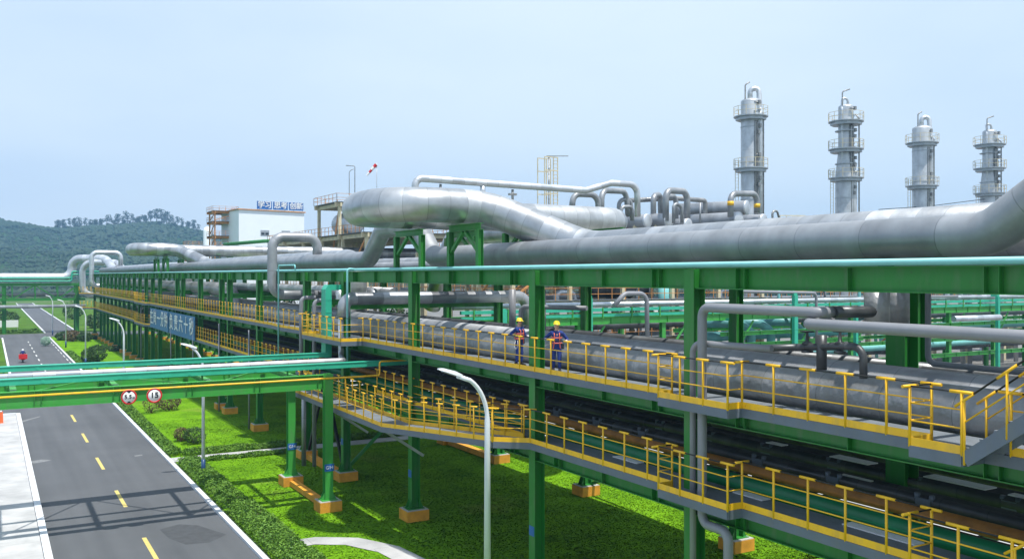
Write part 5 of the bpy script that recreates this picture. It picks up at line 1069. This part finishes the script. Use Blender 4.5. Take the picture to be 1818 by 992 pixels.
# ------------------------------------------------------------------ scooter with rider
def scooter():
    p = P(33, 643, Z=0); x, y = 3.9, p.y; root = thing('scooter', 'red delivery scooter riding away down the road', 'scooter', (x, y, 0))
    bd_ = MB(); bd_.hexa([(x - .28, y - .75, .35), (x + .28, y - .75, .35), (x + .25, y + .1, .35), (x - .25, y + .1, .35), (x - .22, y - .75, .8), (x + .22, y - .75, .8), (x + .2, y + .05, .75), (x - .2, y + .05, .75)]); bd_.box(x - .2, x + .2, y + .1, y + .55, .3, .38); bd_.hexa([(x - .22, y + .52, .3), (x + .22, y + .52, .3), (x + .15, y + .7, .3), (x - .15, y + .7, .3), (x - .3, y + .5, 1.0), (x + .3, y + .5, 1.0), (x + .2, y + .62, 1.05), (x - .2, y + .62, 1.05)]); bd_.build('body', M['red'], root)
    MB().box(x - .5, x + .5, y - 1.05, y - .5, .5, 1.1).build('cargo_box', M['red'], root)
    for yy in (y - .65, y + .75):
        MB().lathe((x - .06, yy, .26), [(.14, 0), (.26, 0), (.27, .06), (.26, .12), (.14, .12)], 18, (1, 0, 0)).build('wheel', M['black'], root)
    hb = MB(); hb.tube([(x - .35, y + .45, 1.08), (x, y + .5, 1.02), (x + .35, y + .45, 1.08)], .02, 6); hb.build('handlebar', M['black'], root)
    MB().box(x - .17, x + .17, y - .5, y + .05, .76, .84).build('seat', M['black'], root)
    r = thing('person', 'rider in dark blue with a white helmet on the red scooter', 'person', (x, y, 0)); x_, y_ = 0, 0
    V = [(0, -.15, .92), (0, -.1, 1.15), (0, -.05, 1.35), (0, -.03, 1.46), (0, 0, 1.55), (-.19, -.05, 1.4), (-.28, .12, 1.2), (-.32, .4, 1.1), (.19, -.05, 1.4), (.28, .12, 1.2), (.32, .4, 1.1), (-.12, .2, .88), (-.15, .3, .45), (.12, .2, .88), (.15, .3, .45)]
    E = [(0, 1), (1, 2), (2, 3), (3, 4), (3, 5), (5, 6), (6, 7), (3, 8), (8, 9), (9, 10), (0, 11), (11, 12), (0, 13), (13, 14)]; skinned('body', V, E, [(.17, .14), (.16, .12), (.18, .13), .07, .09, .07, .055, .04, .07, .055, .04, .09, .06, .09, .06], M['suit'], r)
    MB().lathe((0, 0, 1.5), [(.09, 0), (.135, .04), (.14, .12), (.1, .2), (0, .24)], 16).build('helmet', M['white'], r, False)
scooter()
p = P(2, 750, Z=.1); root = thing('barrier', 'orange plastic barrier at the left edge of the pavement', 'barrier', (p.x, p.y, .1)); MB().hexa([(p.x - 1.3, p.y - .25, .1), (p.x + .15, p.y - .25, .1), (p.x + .15, p.y + .25, .1), (p.x - 1.3, p.y + .25, .1), (p.x - 1.3, p.y - .1, .95), (p.x + .12, p.y - .1, .95), (p.x + .12, p.y + .1, .95), (p.x - 1.3, p.y + .1, .95)]).build('body', paint('orange_plastic', (.75, .13, .03), .4), root)
MB().box(p.x - 1.2, p.x + .05, p.y - .13, p.y + .13, .955, 1.02).build('cap', M['white'], root)

# ------------------------------------------------------------------ haze
hz = MB().box(-1400, 2600, -80, 2600, -4, 175).build('haze', None) if False else None
hmat = bpy.data.materials.new('haze_air'); hmat.use_nodes = True; hn = hmat.node_tree; hn.nodes.clear(); pv_ = hn.nodes.new('ShaderNodeVolumePrincipled'); pv_.inputs['Color'].default_value = (.36, .66, 1.0, 1); pv_.inputs['Density'].default_value = .00036; pv_.inputs['Anisotropy'].default_value = .3; oo = hn.nodes.new('ShaderNodeOutputMaterial'); hn.links.new(pv_.outputs[0], oo.inputs['Volume'])
ho = MB().box(-1300, 1500, -60, 1290, -6, 150).build('haze', hmat); tag(ho, kind='stuff'); hmat.volume_intersection_method = 'FAST' if False else hmat.volume_intersection_method
